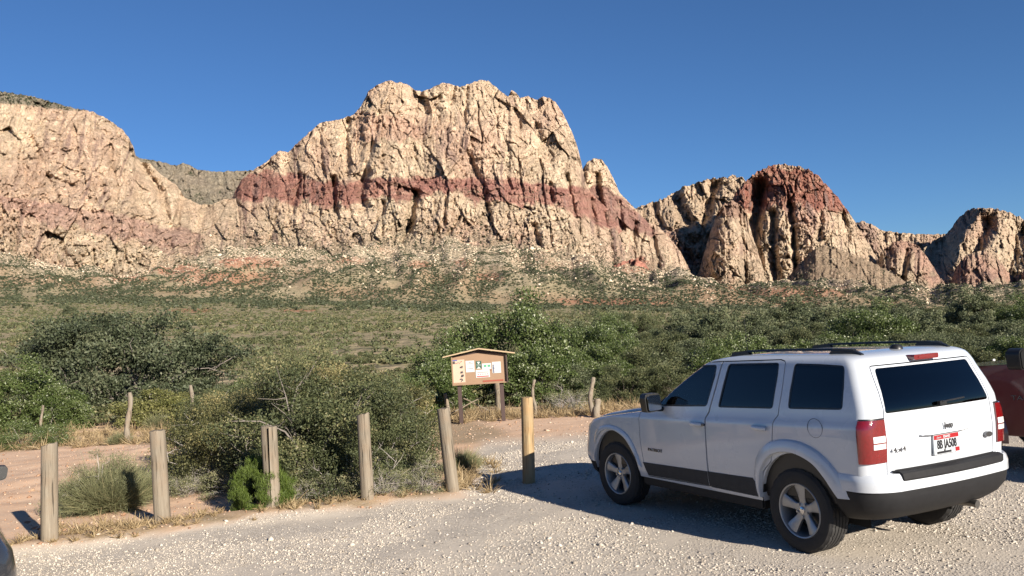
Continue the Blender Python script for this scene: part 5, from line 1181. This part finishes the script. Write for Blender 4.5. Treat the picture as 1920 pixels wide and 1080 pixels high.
massif('mountain', [(1625, 540), (1640, 500), (1655, 470), (1672, 458), (1690, 452), (1708, 455), (1722, 462), (1738, 482), (1752, 505), (1768, 530), (1785, 552)], [(1625, 545), (1785, 556)], 3100, 3450, 10, jag=3, amp=1.3, tone=.78, varn=.6, pink=.7, gul=[([(1700, 470), (1690, 530)], 6, 90)], steps=[(1700, 520, 50, 60, 60)])
massif('mountain', [(1772, 560), (1785, 520), (1800, 492), (1815, 478), (1835, 471), (1853, 466), (1866, 480), (1880, 498), (1900, 522), (1915, 515), (1930, 490), (1960, 480), (2050, 500), (2200, 540)], [(1772, 556), (2200, 560)], 3200, 3600, 11, jag=3, amp=1.3, tone=.78, varn=.6, pink=.8, gul=[([(1905, 500), (1900, 545)], 8, 110)], steps=[(1835, 530, 50, 60, 60)])
massif('hill', [(1400, 560), (1440, 545), (1470, 528), (1495, 500), (1515, 478), (1530, 466), (1545, 461), (1562, 463), (1585, 472), (1612, 482), (1650, 500), (1700, 530), (1760, 552), (1840, 566)], [(1400, 560), (1840, 568)], 2250, 2620, 12, amp=.6, jag=1.6, veg=.9, vfoot=.6, talus=30, pink=.8, varn=.8, crack=.3, deep=14, base_col=(.36, .265, .185))

LEDGE = dict(bands=[([(0, 0), (1920, 0)], [(0, 900), (1920, 900)], np.array([.62, .27, .20]), .95)], talus=3, vfoot=.2, veg=.2, pink=.2, varn=.15, pale=.2, back=140, jag=1.2, deep=8, crack=.8)
massif('rock_ledge', [(388, 504), (400, 496), (425, 489), (455, 484), (495, 481), (530, 484), (545, 492), (556, 502)], [(388, 505), (470, 507), (556, 504)], 1765, 1800, 21, step=.9, amp=.32, **LEDGE)
massif('rock_ledge', [(622, 496), (632, 487), (655, 483), (680, 484), (692, 494)], [(622, 497), (692, 497)], 1850, 1875, 22, step=.9, amp=.28, **LEDGE)
massif('rock_ledge', [(880, 526), (893, 517), (915, 512), (935, 514), (952, 525)], [(880, 527), (952, 527)], 1560, 1585, 23, step=.9, amp=.25, **LEDGE)
massif('rock_ledge', [(1140, 508), (1152, 498), (1170, 490), (1192, 486), (1206, 492), (1222, 512)], [(1140, 512), (1222, 518)], 1930, 1975, 24, step=.9, amp=.5, **LEDGE)
massif('rock_ledge', [(758, 502), (772, 494), (795, 490), (812, 499)], [(758, 503), (812, 503)], 1800, 1820, 25, step=.9, amp=.25, **LEDGE)
# ================================================================== VEGETATION
def leafmat(name, stops, rough=.55, trans=.25):
    t = NT(name); r_ = t.attr('r'); c = t.ramp(r_, [(p, tuple(v * AL for v in q)) for p, q in stops])
    t.set(t.b.inputs['Base Color'], c); t.b.inputs['Roughness'].default_value = rough; t.b.inputs['Specular IOR Level'].default_value = .3
    tr = t.node('ShaderNodeBsdfTranslucent'); t.l.new(c, tr.inputs[0]); mx = t.node('ShaderNodeMixShader'); mx.inputs[0].default_value = trans
    t.l.new(t.b.outputs[0], mx.inputs[1]); t.l.new(tr.outputs[0], mx.inputs[2]); t.l.new(mx.outputs[0], t.n['Material Output'].inputs[0]); return t.m
L_olive = leafmat('olive scrub leaves', [(0, (.055, .066, .030)), (.5, (.112, .132, .058)), (.85, (.185, .19, .085)), (1, (.31, .28, .14))])
L_olive2 = leafmat('yellowish scrub leaves', [(0, (.065, .070, .028)), (.5, (.155, .155, .062)), (.85, (.24, .215, .09)), (1, (.36, .30, .14))])
L_dark = leafmat('dark evergreen leaves', [(0, (.042, .054, .030)), (.6, (.100, .122, .064)), (1, (.18, .19, .11))])
L_green = leafmat('willow leaves', [(0, (.055, .085, .022)), (.5, (.115, .155, .048)), (.85, (.18, .215, .085)), (1, (.52, .55, .38))], .4)
L_yel = leafmat('yellow green leaves', [(0, (.11, .12, .035)), (.5, (.20, .20, .065)), (1, (.36, .34, .14))])
L_bright = leafmat('bright green blades', [(0, (.065, .10, .018)), (.6, (.125, .18, .032)), (1, (.21, .27, .07))])
L_sage = leafmat('grey green blades', [(0, (.13, .14, .07)), (.5, (.25, .26, .135)), (.85, (.38, .36, .20)), (1, (.42, .36, .20))])
L_dry = leafmat('dry straw', [(0, (.22, .15, .08)), (.5, (.42, .31, .17)), (1, (.60, .47, .28))])
L_plain = leafmat('plain scrub leaves', [(0, (.075, .088, .038)), (.5, (.145, .158, .072)), (.8, (.24, .22, .11)), (1, (.36, .31, .17))])
M_twig = mat('grey twigs', (.22, .19, .165), .9, noise=.4, nscale=8); M_twd = mat('dark branches', (.10, .080, .062), .9, noise=.4, nscale=8); M_twl = mat('bleached twigs', (.40, .36, .33), .9, noise=.35, nscale=8)

def leafquads(C, size, rs, droop=0.0, asp=.45):
    n = len(C); d = rs.normal(size=(n, 3)); d[:, 2] += droop; d /= np.linalg.norm(d, axis=1)[:, None]; q = rs.normal(size=(n, 3)); w = np.cross(d, q); w /= np.linalg.norm(w, axis=1)[:, None] + 1e-9
    L = size * rs.uniform(.6, 1.3, (n, 1)); d = d * L; w = w * L * asp
    V = np.stack([C - d, C + w, C + d, C - w], 1); return V.reshape(-1, 3)
def crown(n, R3, seed, leaf=.02, nc=60, cr=.24, flat=-.3, asp=.5, shell=.55, droop=0, var=.25):
    """leaf quads in clumps spread through an ellipsoid of radii R3 standing on z=0"""
    rs = np.random.default_rng(seed); R3 = np.array(R3)
    d = rs.normal(size=(nc * 4, 3)); d /= np.linalg.norm(d, axis=1)[:, None]; d = d[d[:, 2] > flat][:nc]; nc = len(d)
    k = (1 + .28 * np.array([float(pn(a * 1.7, b * 1.7, c * 1.7 + seed)) for a, b, c in d])) 
    cc = d * (k * rs.uniform(shell, 1.0, nc))[:, None]; crs = cr * rs.uniform(.55, 1.35, nc); wt_ = crs ** 2; ci = rs.choice(nc, n, p=wt_ / wt_.sum())
    o = rs.normal(size=(n, 3)); o /= np.linalg.norm(o, axis=1)[:, None]; o *= (rs.uniform(0, 1, n) ** .45)[:, None]
    P = cc[ci] + o * crs[ci][:, None] * np.array([1, 1, .75]); base = R3[2] * abs(flat) * .9
    P = P * R3; P[:, 2] += base; P[:, 2] = np.where(P[:, 2] < .03, rs.uniform(.02, .3, n) * R3[2], P[:, 2])
    r_ = np.clip(rs.normal(.45, .2, n) + (rs.uniform(-var, var, nc))[ci] + .12 * o[:, 2], 0, 1)
    cl = cc * R3; cl[:, 2] += base
    return leafquads(P, leaf, rs, droop, asp), np.repeat(r_, 4), cl
def quadmesh(name, V, r_, m, parent=None):
    n = len(V) // 4; o = npmesh(name, V, np.arange(n * 4).reshape(n, 4), m, parent); set_attr(o, 'r', r_); return o
def twigs(pts, seed, m, parent, r0=.016, n_extra=0, wig=.12, name='stems', base=.12, tip=.25):
    rs = np.random.default_rng(seed); mb = MB()
    for p in pts:
        p = np.array(p); b = np.array([p[0] * base + rs.normal() * .05, p[1] * base + rs.normal() * .05, -.05]); L = np.linalg.norm(p - b); P = []
        k = rs.normal(size=3) * wig * L; k2 = rs.normal(size=3) * wig * L * .5
        for i in range(6):
            t = i / 5; P.append(b + (p - b) * t + k * math.sin(math.pi * t) + k2 * math.sin(2 * math.pi * t) + np.array([0, 0, .10 * L * math.sin(math.pi * t)]))
        mb.tube(P, [r0 * L * (1 - (1 - tip) * i / 5) for i in range(6)], 5, caps=False)
        for _ in range(n_extra):
            t = rs.uniform(.35, .95); i = int(t * 5); q = P[min(i, 4)] + (P[min(i + 1, 5)] - P[min(i, 4)]) * (t * 5 - i); d = rs.normal(size=3); d[2] = abs(d[2]) * .7; d /= np.linalg.norm(d); l = L * rs.uniform(.12, .3)
            mb.tube([q, q + d * l * .5 + rs.normal(size=3) * l * .08, q + d * l], [r0 * L * .35, r0 * L * .25, r0 * L * .12], 4, caps=False)
    return mb.build(name, m, parent, normals=False)
def blades(n, R_, seed, w=.004, spread=1.15, base=.18, mn=.6, curl=.12, zsc=1.0):
    rs = np.random.default_rng(seed); th = rs.uniform(0, 2 * math.pi, n); ph = np.arccos(1 - rs.uniform(0, 1, n) * (1 - math.cos(spread)))
    L = R_ * rs.uniform(mn, 1.0, n) * (1 + .18 * pn(np.cos(th) * 2, np.sin(th) * 2, seed + ph * 2)); D = np.stack([np.sin(ph) * np.cos(th), np.sin(ph) * np.sin(th), np.cos(ph) * zsc], -1)
    B = np.stack([np.cos(th), np.sin(th), th * 0], -1) * (base * R_ * np.sqrt(rs.uniform(0, 1, n)) * np.sin(ph) * 1.6)[:, None]
    W = np.cross(D, rs.normal(size=(n, 3))); W /= np.linalg.norm(W, axis=1)[:, None]; W *= w * rs.uniform(.6, 1.4, (n, 1)); C = rs.normal(size=(n, 3)) * curl
    p0, p1, p2 = B, B + (D + C * .25) * L[:, None] * .55, B + (D + C) * L[:, None]
    V = np.stack([p0 - W, p0 + W, p1 + W, p1 - W, p1 - W, p1 + W, p2 + W * .3, p2 - W * .3], 1).reshape(-1, 3)
    V[:, 2] = np.maximum(V[:, 2], .0); r_ = np.clip(rs.normal(.5, .22, n), 0, 1); return V, np.repeat(r_, 8)

def plant_proto(name, n, R3, seed, m, leaf=.02, nc=60, cr=.24, tw=M_twig, ntw=14, extra=2, sname='stems', fname='foliage', **k):
    t = empty(name); V, r_, cl = crown(n, R3, seed, leaf, nc, cr, **k); quadmesh(fname, V, r_, m, t)
    rs = np.random.default_rng(seed + 1); pick = cl[rs.choice(len(cl), min(ntw, len(cl)), replace=False)]
    twigs(pick, seed, tw, t, n_extra=extra, name=sname, r0=.012); return t
def blade_proto(name, n, R_, seed, m, tw=None, **k):
    t = empty(name); V, r_ = blades(n, R_, seed, **k); quadmesh('foliage', V, r_, m, t)
    if tw:
        rs = np.random.default_rng(seed); P = [(R_ * .5 * math.cos(a), R_ * .5 * math.sin(a), R_ * rs.uniform(.3, .6)) for a in rs.uniform(0, 6.28, 14)]; twigs(P, seed, tw, t, n_extra=3, r0=.012)
    return t
def gz(x, y): return float(terr_z(x, y)) if y > 22 else float(lot_bumps(np.array(x), np.array(y)))
_used = set()
def put(proto, u, y, s, label, cat='bush', group=None, rz=None, sx=1, sy=1, sz=1, v=None):
    """stand a copy of a plant at photo column u and distance y (or on the ground at photo row v)"""
    if v is not None: x, y = gnd(u, v); x = float(x); y = float(y)
    else: x = float((u - 960) / F * y)
    o = proto if proto.name not in _used else copy_tree(proto); _used.add(proto.name)
    o.location = (x, y, gz(x, y) - .02); o.rotation_euler = (0, 0, random.uniform(0, 6.28) if rz is None else rz); o.scale = (s * sx, s * sy, s * sz)
    o['label'] = label; o['category'] = cat
    if group: o['group'] = group
    return o
# --- prototypes, real sizes in metres
L_thick = leafmat('thicket leaves', [(0, (.06, .075, .04)), (.5, (.135, .16, .08)), (.85, (.21, .22, .12)), (1, (.30, .30, .18))])
L_slope = leafmat('slope shrub leaves', [(0, (.045, .056, .030)), (1, (.115, .13, .07))])
PB1 = plant_proto('scrub_bush', 62000, (1.15, 1.05, 1.15), 21, L_olive, leaf=.016, nc=140, cr=.19, ntw=40, extra=6, tw=M_twig, flat=-.45, shell=.4, var=.42)
PB2 = plant_proto('scrub_bush', 60000, (1.25, 1.0, 1.0), 22, L_olive2, leaf=.016, nc=135, cr=.195, ntw=40, extra=6, tw=M_twl, flat=-.45, shell=.4, var=.42)
PB3 = plant_proto('scrub_bush', 26000, (.85, .85, .75), 23, L_olive, leaf=.016, nc=70, cr=.20, var=.4, ntw=50, extra=7, tw=M_twl, flat=-.4)
PBB = plant_proto('dry_twig_bush', 7000, (.8, .8, .6), 24, L_sage, leaf=.014, nc=60, cr=.2, ntw=56, extra=9, tw=M_twl, flat=-.3)
PW1 = plant_proto('willow_bush', 30000, (1.5, 1.4, 1.5), 31, L_green, leaf=.034, nc=120, cr=.22, ntw=16, extra=2, tw=M_twd, flat=-.6, asp=.6)
PW2 = plant_proto('willow_bush', 26000, (1.3, 1.3, 1.15), 32, L_green, leaf=.034, nc=90, cr=.25, ntw=16, extra=3, tw=M_twl, flat=-.5, asp=.6)
PO1 = plant_proto('oak_bush', 26000, (1.5, 1.4, 1.2), 33, L_olive, leaf=.032, nc=110, cr=.22, ntw=14, extra=2, tw=M_twd, flat=-.5)
PO2 = plant_proto('oak_bush', 24000, (1.3, 1.3, 1.0), 34, L_thick, leaf=.032, nc=90, cr=.24, ntw=16, extra=4, tw=M_twig, flat=-.5)
PJ = plant_proto('juniper_tree', 60000, (3.1, 2.4, 2.05), 41, L_dark, leaf=.045, nc=230, cr=.15, ntw=40, extra=4, tw=M_twig, flat=-.5, shell=.55, sname='trunk', fname='crown', var=.35)
PD = plant_proto('round_tree', 22000, (1.6, 1.6, 1.5), 42, L_thick, leaf=.05, nc=110, cr=.2, ntw=10, extra=2, tw=M_twd, flat=-.55, sname='trunk', fname='crown')
PY = plant_proto('yellow_bush', 16000, (1.0, .9, .65), 43, L_yel, leaf=.026, nc=60, cr=.26, ntw=14, extra=4, tw=M_twl, flat=-.3)
PG = plant_proto('green_rabbitbrush', 30000, (.40, .40, .40), 51, L_bright, leaf=.028, nc=170, cr=.20, ntw=12, extra=2, asp=.08, shell=.78, droop=1.6, flat=-.55, var=.12)
PS = blade_proto('grey_rabbitbrush', 17000, .74, 52, L_sage, tw=M_twl, w=.0030, spread=1.2, mn=.45, curl=.2)
PS3 = plant_proto('grey_rabbitbrush', 15000, (.62, .52, .48), 57, L_sage, leaf=.028, nc=70, cr=.24, ntw=30, extra=5, tw=M_twl, asp=.09, shell=.45, droop=1.0, flat=-.35, var=.25)
PS2 = blade_proto('small_shrub', 5000, .38, 53, L_sage, tw=M_twig, w=.0035, spread=1.2, mn=.5, curl=.2)
PG2 = plant_proto('low_green_bush', 16000, (.9, .8, .5), 54, L_green, leaf=.018, nc=70, cr=.26, ntw=16, extra=3, tw=M_twig, flat=-.2, asp=.35)
# --- foreground, one by one
g_big = 'grey-green scrub bushes massed behind the bollards'
put(PB1, 600, 0, 1.22, 'tallest scrub bush, standing just right of the split bollard', 'bush', g_big, 0, v=915); 
put(PB2, 450, 0, .98, 'scrub bush with bare pale twigs at its foot, left of the split bollard', 'bush', g_big, 1.0, v=900)
put(PB1, 718, 0, .88, 'dense scrub bush between the two bollards left of the notice board', 'bush', g_big, 2.1, v=893)
put(PB2, 640, 0, 1.25, 'broad scrub bush rising behind the middle of the bush mass', 'bush', g_big, 3.3, v=862)
put(PB1, 468, 0, .98, 'leafy scrub bush filling the left of the bush mass above the bright shrub', 'bush', g_big, 3.9, v=872)
put(PB1, 588, 0, 1.0, 'leafy scrub bush in front of the middle of the bush mass', 'bush', g_big, 1.6, v=898)
put(PB3, 545, 0, .8, 'low scrub bush with silvery twigs right behind the split bollard', 'bush', g_big, .4, v=932)
put(PB3, 700, 0, .82, 'low scrub bush at the foot of the bollard right of the split one', 'bush', g_big, 4.4, v=915)
put(PB1, 530, 0, 1.22, 'scrub bush at the back left of the bush mass near the tall stake', 'bush', g_big, 5.2, v=846)
put(PB2, 672, 0, 1.18, 'scrub bush whose right edge nearly touches the notice board', 'bush', g_big, 2.6, v=838)
put(PB3, 395, 0, .9, 'left outlier of the bush mass, overhanging the red earth', 'bush', g_big, 5.9, v=870)
put(PBB, 455, 0, .62, 'leafless pale tangle of twigs below the scrub bushes left of the bright shrub', 'bush', 'tangles of dry twigs', 0, v=930)
put(PBB, 625, 0, .6, 'dry pale tangle of twigs midway between the split bollard and its right neighbour', 'bush', 'tangles of dry twigs', 2, v=936)
put(PG, 491, 0, .92, 'bright green hemispherical shrub growing round the split bollard', 'shrub', v=958, sz=1.12)
put(PS3, 200, 0, 1.12, 'wide grey-green feathery shrub between the two leftmost bollards', 'shrub', None, .3, v=952)
put(PS, 205, 0, .80, 'feathery upright shoots rising from the middle of the grey-green shrub', 'shrub', v=953)
for k_, (u_, v_, s_) in enumerate(((350, 925, .55), (560, 940, .5), (720, 935, .55), (800, 925, .5), (745, 905, .8), (410, 915, .8))):
    put(PBB, u_, 0, s_, 'low pale tangle of bare twigs at the foot of the scrub bushes', 'bush', 'tangles of bare twigs under the scrub', k_ * 1.3, v=v_)
put(PG2, 55, 0, 1.05, 'spreading green bush on the red earth at the far left', 'bush', v=838, sz=.95)
put(PS2, 225, 0, .70, 'small round yellowish bush at the foot of the gnarled stake', 'shrub', v=833)
put(PS2, 163, 0, .85, 'small dry bush on the upper edge of the red earth', 'shrub', v=798)
put(PS2, 300, 0, 1.1, 'low feathery bush between the gnarled and the tall stake', 'shrub', v=803)
put(PY, 285, 23.5, 1.15, 'pale yellow-green bush between the two wooden stakes', 'bush')
put(PY, 330, 26, .9, 'smaller yellow-green bush behind the tall stake', 'bush')
put(PS2, 868, 0, .75, 'thin feathery tuft at the right of the leaning bollard', 'shrub', v=880)
put(PBB, 1055, 20.5, .95, 'grey leafless bush behind the thin stake right of the board', 'bush')
put(PBB, 395, 19.0, .95, 'purplish-grey bare bush to the right of the tall stake', 'bush')
put(PJ, 235, 31, 1.27, 'broad dark spreading juniper tree standing out above the plain at left', 'tree', None, .3)
put(PW1, 945, 26.5, 1.22, 'tallest pale-leaved willow tree directly behind the notice board', 'tree', None, 0, sz=1.12)
put(PW1, 845, 25, .90, 'pale-leaved willow left of and behind the notice board', 'tree', None, 2)
put(PW2, 1000, 24.0, .88, 'pale-leaved willow to the right of the notice board', 'tree', None, 4)
put(PW1, 15, 24.5, .88, 'willow bush with white-flecked leaves at the left picture edge', 'bush', None, 1)
put(PW2, 100, 24.5, .72, 'white-flecked willow bush below the left of the juniper tree', 'bush', None, 3)
put(PBB, 268, 24.5, 1.2, 'grey bare bush in front of the dark juniper', 'bush', None, 0)
put(PO2, 60, 29, .75, 'dark low bush left of the juniper', 'bush')
# --- thicket to the right and background bushes
rb = random.Random(5)
def row_of(protos, us, ys, ss, label, cat, group, n):
    for i in range(n):
        u = us[0] + (us[1] - us[0]) * (i + rb.uniform(.1, .9)) / n; put(protos[rb.randrange(len(protos))], u, rb.uniform(*ys), rb.uniform(*ss), label, cat, group, sz=rb.uniform(.85, 1.1))
row_of([PW2, PO1, PO2, PW1], (1020, 1950), (21.5, 25), (.55, .72), 'front-row bush of the thicket seen just above the white car', 'bush', 'front row of the thicket', 14)
row_of([PW1, PO1, PO2, PW2], (1010, 1980), (27, 34), (.72, .92), 'middle-row leafy bush in the thicket behind the white car', 'bush', 'middle rows of the thicket', 22)
row_of([PO1, PO2, PD, PW1], (1015, 2000), (36, 50), (.85, 1.2), 'far-row dark bush at the back of the thicket behind the white car', 'bush', 'back rows of the thicket', 30)
row_of([PO2, PD, PO1, PD], (1060, 2050), (55, 85), (1.0, 1.6), 'round dark tree on the skyline of the thicket behind the white car', 'tree', 'farthest trees of the thicket', 30)
row_of([PO1, PW2, PO2], (380, 830), (19, 24), (.55, .75), 'green bush behind the massed scrub at centre left', 'bush', 'green bushes behind the scrub mass', 11)
row_of([PO1, PG2, PW2, PO2], (-20, 420), (28, 33), (.45, .7), 'low mixed bush along the back of the red earth', 'bush', 'low bushes at the back of the red earth', 15)
row_of([PO2, PO1, PW2], (330, 900), (25, 33), (.45, .7), 'bush where the thicket opens onto the plain at centre left', 'bush', 'bushes at the edge of the open plain', 16)
for u, y, s, lb in ((1135, 60, 1.25, 'round dark tree standing alone left of the thicket skyline'), (128, 520, 2.6, 'tiny dark tree clump far off at left below the cliffs'), (1040, 45, .7, 'small dark bush at the left end of the thicket')): put(PD, u, y, s, lb, 'tree')
# --- open plain: the nearest shrubs one by one, the rest as ground cover
PP1 = plant_proto('plain_shrub', 1500, (.62, .62, .42), 61, L_plain, leaf=.045, nc=26, cr=.34, ntw=5, extra=0, flat=-.2)
PP2 = plant_proto('plain_shrub', 1300, (.8, .7, .36), 62, L_plain, leaf=.045, nc=26, cr=.34, ntw=5, extra=0, flat=-.2)
for i in range(230):
    y = 24 * (75 / 24) ** rb.uniform(0, 1); u = rb.uniform(-60, 1040)
    put((PP1, PP2)[i % 2], u, y, rb.uniform(.55, 1.35), 'low rounded shrub on the open plain behind the bushes', 'shrub', 'low shrubs dotted over the near plain')
def far_scrub():
    rs = np.random.default_rng(9); Vs, Rs = [], []
    for N, ya, yb, nl, lf in ((5200, 58, 200, 46, (.10, .20)), (36000, 190, 1250, 11, (.22, .42))):
        y = ya * (yb / ya) ** (rs.uniform(0, 1, N) ** .85); x = rs.uniform(-.75, .75, N) * y
        clump = fbm(x / 25, y / 40, 3., 3); k = clump > rs.uniform(-.5, .35, N); x, y = x[k], y[k]; n = len(x); z = terr_z(x, y) + .5 * sstep(24, 45, y) * pn(x * .03, y * .03, 2.) * np.minimum(y / 200, 1)
        s = rs.uniform(.35, 1.0, n) * (1 + .0013 * y); C = rs.normal(size=(n, nl, 3)); C /= np.linalg.norm(C, axis=2)[..., None]; C[..., 2] = np.abs(C[..., 2]) * .72; C *= (rs.uniform(.3, 1, (n, nl, 1))) * s[:, None, None]
        C = C + np.stack([x, y, z], -1)[:, None]; d = rs.normal(size=(n, nl, 3)); d /= np.linalg.norm(d, axis=2)[..., None]; q = rs.normal(size=(n, nl, 3)); w = np.cross(d, q); w /= np.linalg.norm(w, axis=2)[..., None] + 1e-9
        L = (s[:, None, None] * rs.uniform(lf[0], lf[1], (n, nl, 1))); Vs.append(np.stack([C - d * L, C + w * L * .7, C + d * L, C - w * L * .7], 2).reshape(-1, 3)); Rs.append(np.repeat(np.clip(rs.normal(.45, .22, n), 0, 1), nl * 4))
    V = np.concatenate(Vs); o = npmesh('desert_scrub', V, np.arange(len(V)).reshape(-1, 4), L_plain); set_attr(o, 'r', np.concatenate(Rs)); tag(o, 'low olive scrub covering the plain out to the foot of the cliffs', 'scrub', kind='stuff')
far_scrub()
def talus_cover():
    """boulders and bushes on the slope below the cliffs"""
    rs = np.random.default_rng(19); N = 430000; y = rs.uniform(620, 2080, N); x = rs.uniform(-.8, .8, N) * y; isb = rs.uniform(0, 1, N) < .5; az_ = x / y; sb = .55 * pn(az_ * 55, y / 420, 3.) + .8 * fbm(x / 55, y / 70, 9., 3) + .35 * sstep(1500, 2050, y) - .1; sg = .30 * sstep(1900, 1400, y) - .35 * sstep(1350, 800, y) + .6 * pn(az_ * 40, y / 500, 13.) + .7 * fbm(x / 90, y / 60, 19., 3); k = np.where(isb, sb > rs.uniform(-.25, .35, N), sg > rs.uniform(-.15, .5, N)); k &= np.where(isb, sstep(1200, 1700, y), sstep(620, 1250, y)) > rs.uniform(0, 1, N); ub = 960 + az_ * F; k &= ~((np.hypot((ub - 425) / 115, (y - 1640) / 120) < 1 + .4 * pn(ub / 20, y / 30, 2.)) & (rs.uniform(0, 1, N) < .72)); k &= ~((np.hypot((ub - 915) / 45, (y - 1500) / 70) < 1) & (rs.uniform(0, 1, N) < .7))
    order = np.argsort(~isb[k], kind='stable'); x, y = x[k][order], y[k][order]; nb_ = int(isb[k].sum()); ok = sstep(1100, 1500, y) * (10 * fbm(x / 130, y / 130, 3., 4) + 34 * np.maximum(ridge(x / 150, y / 700, 8., 3), 0)) * (1 - .6 * sstep(1900, 2080, y)); z = terr_z(x, y) + ok
    half = nb_; x, y, z = x[:], y[:], z[:]
    fp = np.concatenate([f[0] for f in FOOT]); fw_ = np.concatenate([f[1] for f in FOOT]); k = rs.uniform(0, 1, len(fp)) < fw_ * .10; fp = fp[k]
    x = np.concatenate([x[:half], fp[::2, 0], x[half:], fp[1::2, 0]]); y = np.concatenate([y[:half], fp[::2, 1], y[half:], fp[1::2, 1]]); z = np.concatenate([z[:half], fp[::2, 2], z[half:], fp[1::2, 2]]); half += len(fp[::2])
    tB = NT('talus boulders'); Mb = tB.out(tB.ramp(tB.attr('r'), [(0, (.48, .36, .26)), (.4, (.68, .54, .39)), (1, (.86, .72, .55))]), .95, None, .05)
    o = scatter('boulders', np.stack([x, y, z + .5], -1)[:half], (.5 + .4 * rs.uniform(0, 1, half)) * np.exp(rs.normal(.1, .6, half)), Mb, flat=.8); tag(o, 'pale boulders strewn over the slope below the cliffs', 'boulders')
    x, y, z = x[half:], y[half:], z[half:]; n = len(x); nl = 7; s = rs.uniform(.9, 2.6, n); C = rs.normal(size=(n, nl, 3)); C /= np.linalg.norm(C, axis=2)[..., None]; C[..., 2] = np.abs(C[..., 2]) * .9; C *= rs.uniform(.3, 1, (n, nl, 1)) * s[:, None, None]; C = C + np.stack([x, y, z], -1)[:, None]
    V = leafquads(C.reshape(-1, 3), np.repeat(s * .6, nl)[:, None], rs, asp=.8); o = npmesh('slope_scrub', V, np.arange(len(V)).reshape(-1, 4), L_slope); set_attr(o, 'r', np.repeat(rs.uniform(.2, 1, n), nl * 4)); tag(o, 'dark shrubs dotting the slope below the cliffs', 'scrub', kind='stuff')
talus_cover()
# --- dry grass and litter along the bollards and round the bushes
def dry_grass():
    rs = np.random.default_rng(29); Vs = []; rr_ = []
    spots = []
    for _ in range(110):
        x = rs.uniform(-5.6, -.4); y = 9.0 + (x + 5) * .36 + rs.normal(.35, .28); spots.append((x, y, rs.uniform(.05, .13)))
    for _ in range(150): spots.append((rs.uniform(-1.0, -.2), rs.uniform(10.6, 13.5), rs.uniform(.10, .24)))
    for _ in range(230): spots.append((rs.uniform(-2.2, 2.8), rs.uniform(19.2, 21.5), rs.uniform(.12, .32)))
    for _ in range(330): spots.append((rs.uniform(-14, -4), rs.uniform(19.0, 22.8), rs.uniform(.12, .38)))
    for _ in range(36): spots.append((-4.75 + rs.normal() * .45, 9.75 + rs.normal() * .22, rs.uniform(.08, .2)))
    for i, (x, y, h) in enumerate(spots):
        if gravel_mask(np.array([x]), np.array([y]))[0] > .6 and rs.uniform() < .8: continue
        V, r_ = blades(34, h, 100 + i, w=.0025 + y * .00012, spread=1.2, mn=.4, curl=.3); V = V + np.array([x, y, gz(x, y) - .005]); Vs.append(V); rr_.append(r_)
    V = np.concatenate(Vs); o = npmesh('dry_grass', V, np.arange(len(V)).reshape(-1, 4), L_dry); set_attr(o, 'r', np.concatenate(rr_)); tag(o, 'tufts of dry straw grass along the bollards and the fence', 'grass', kind='stuff')
dry_grass()
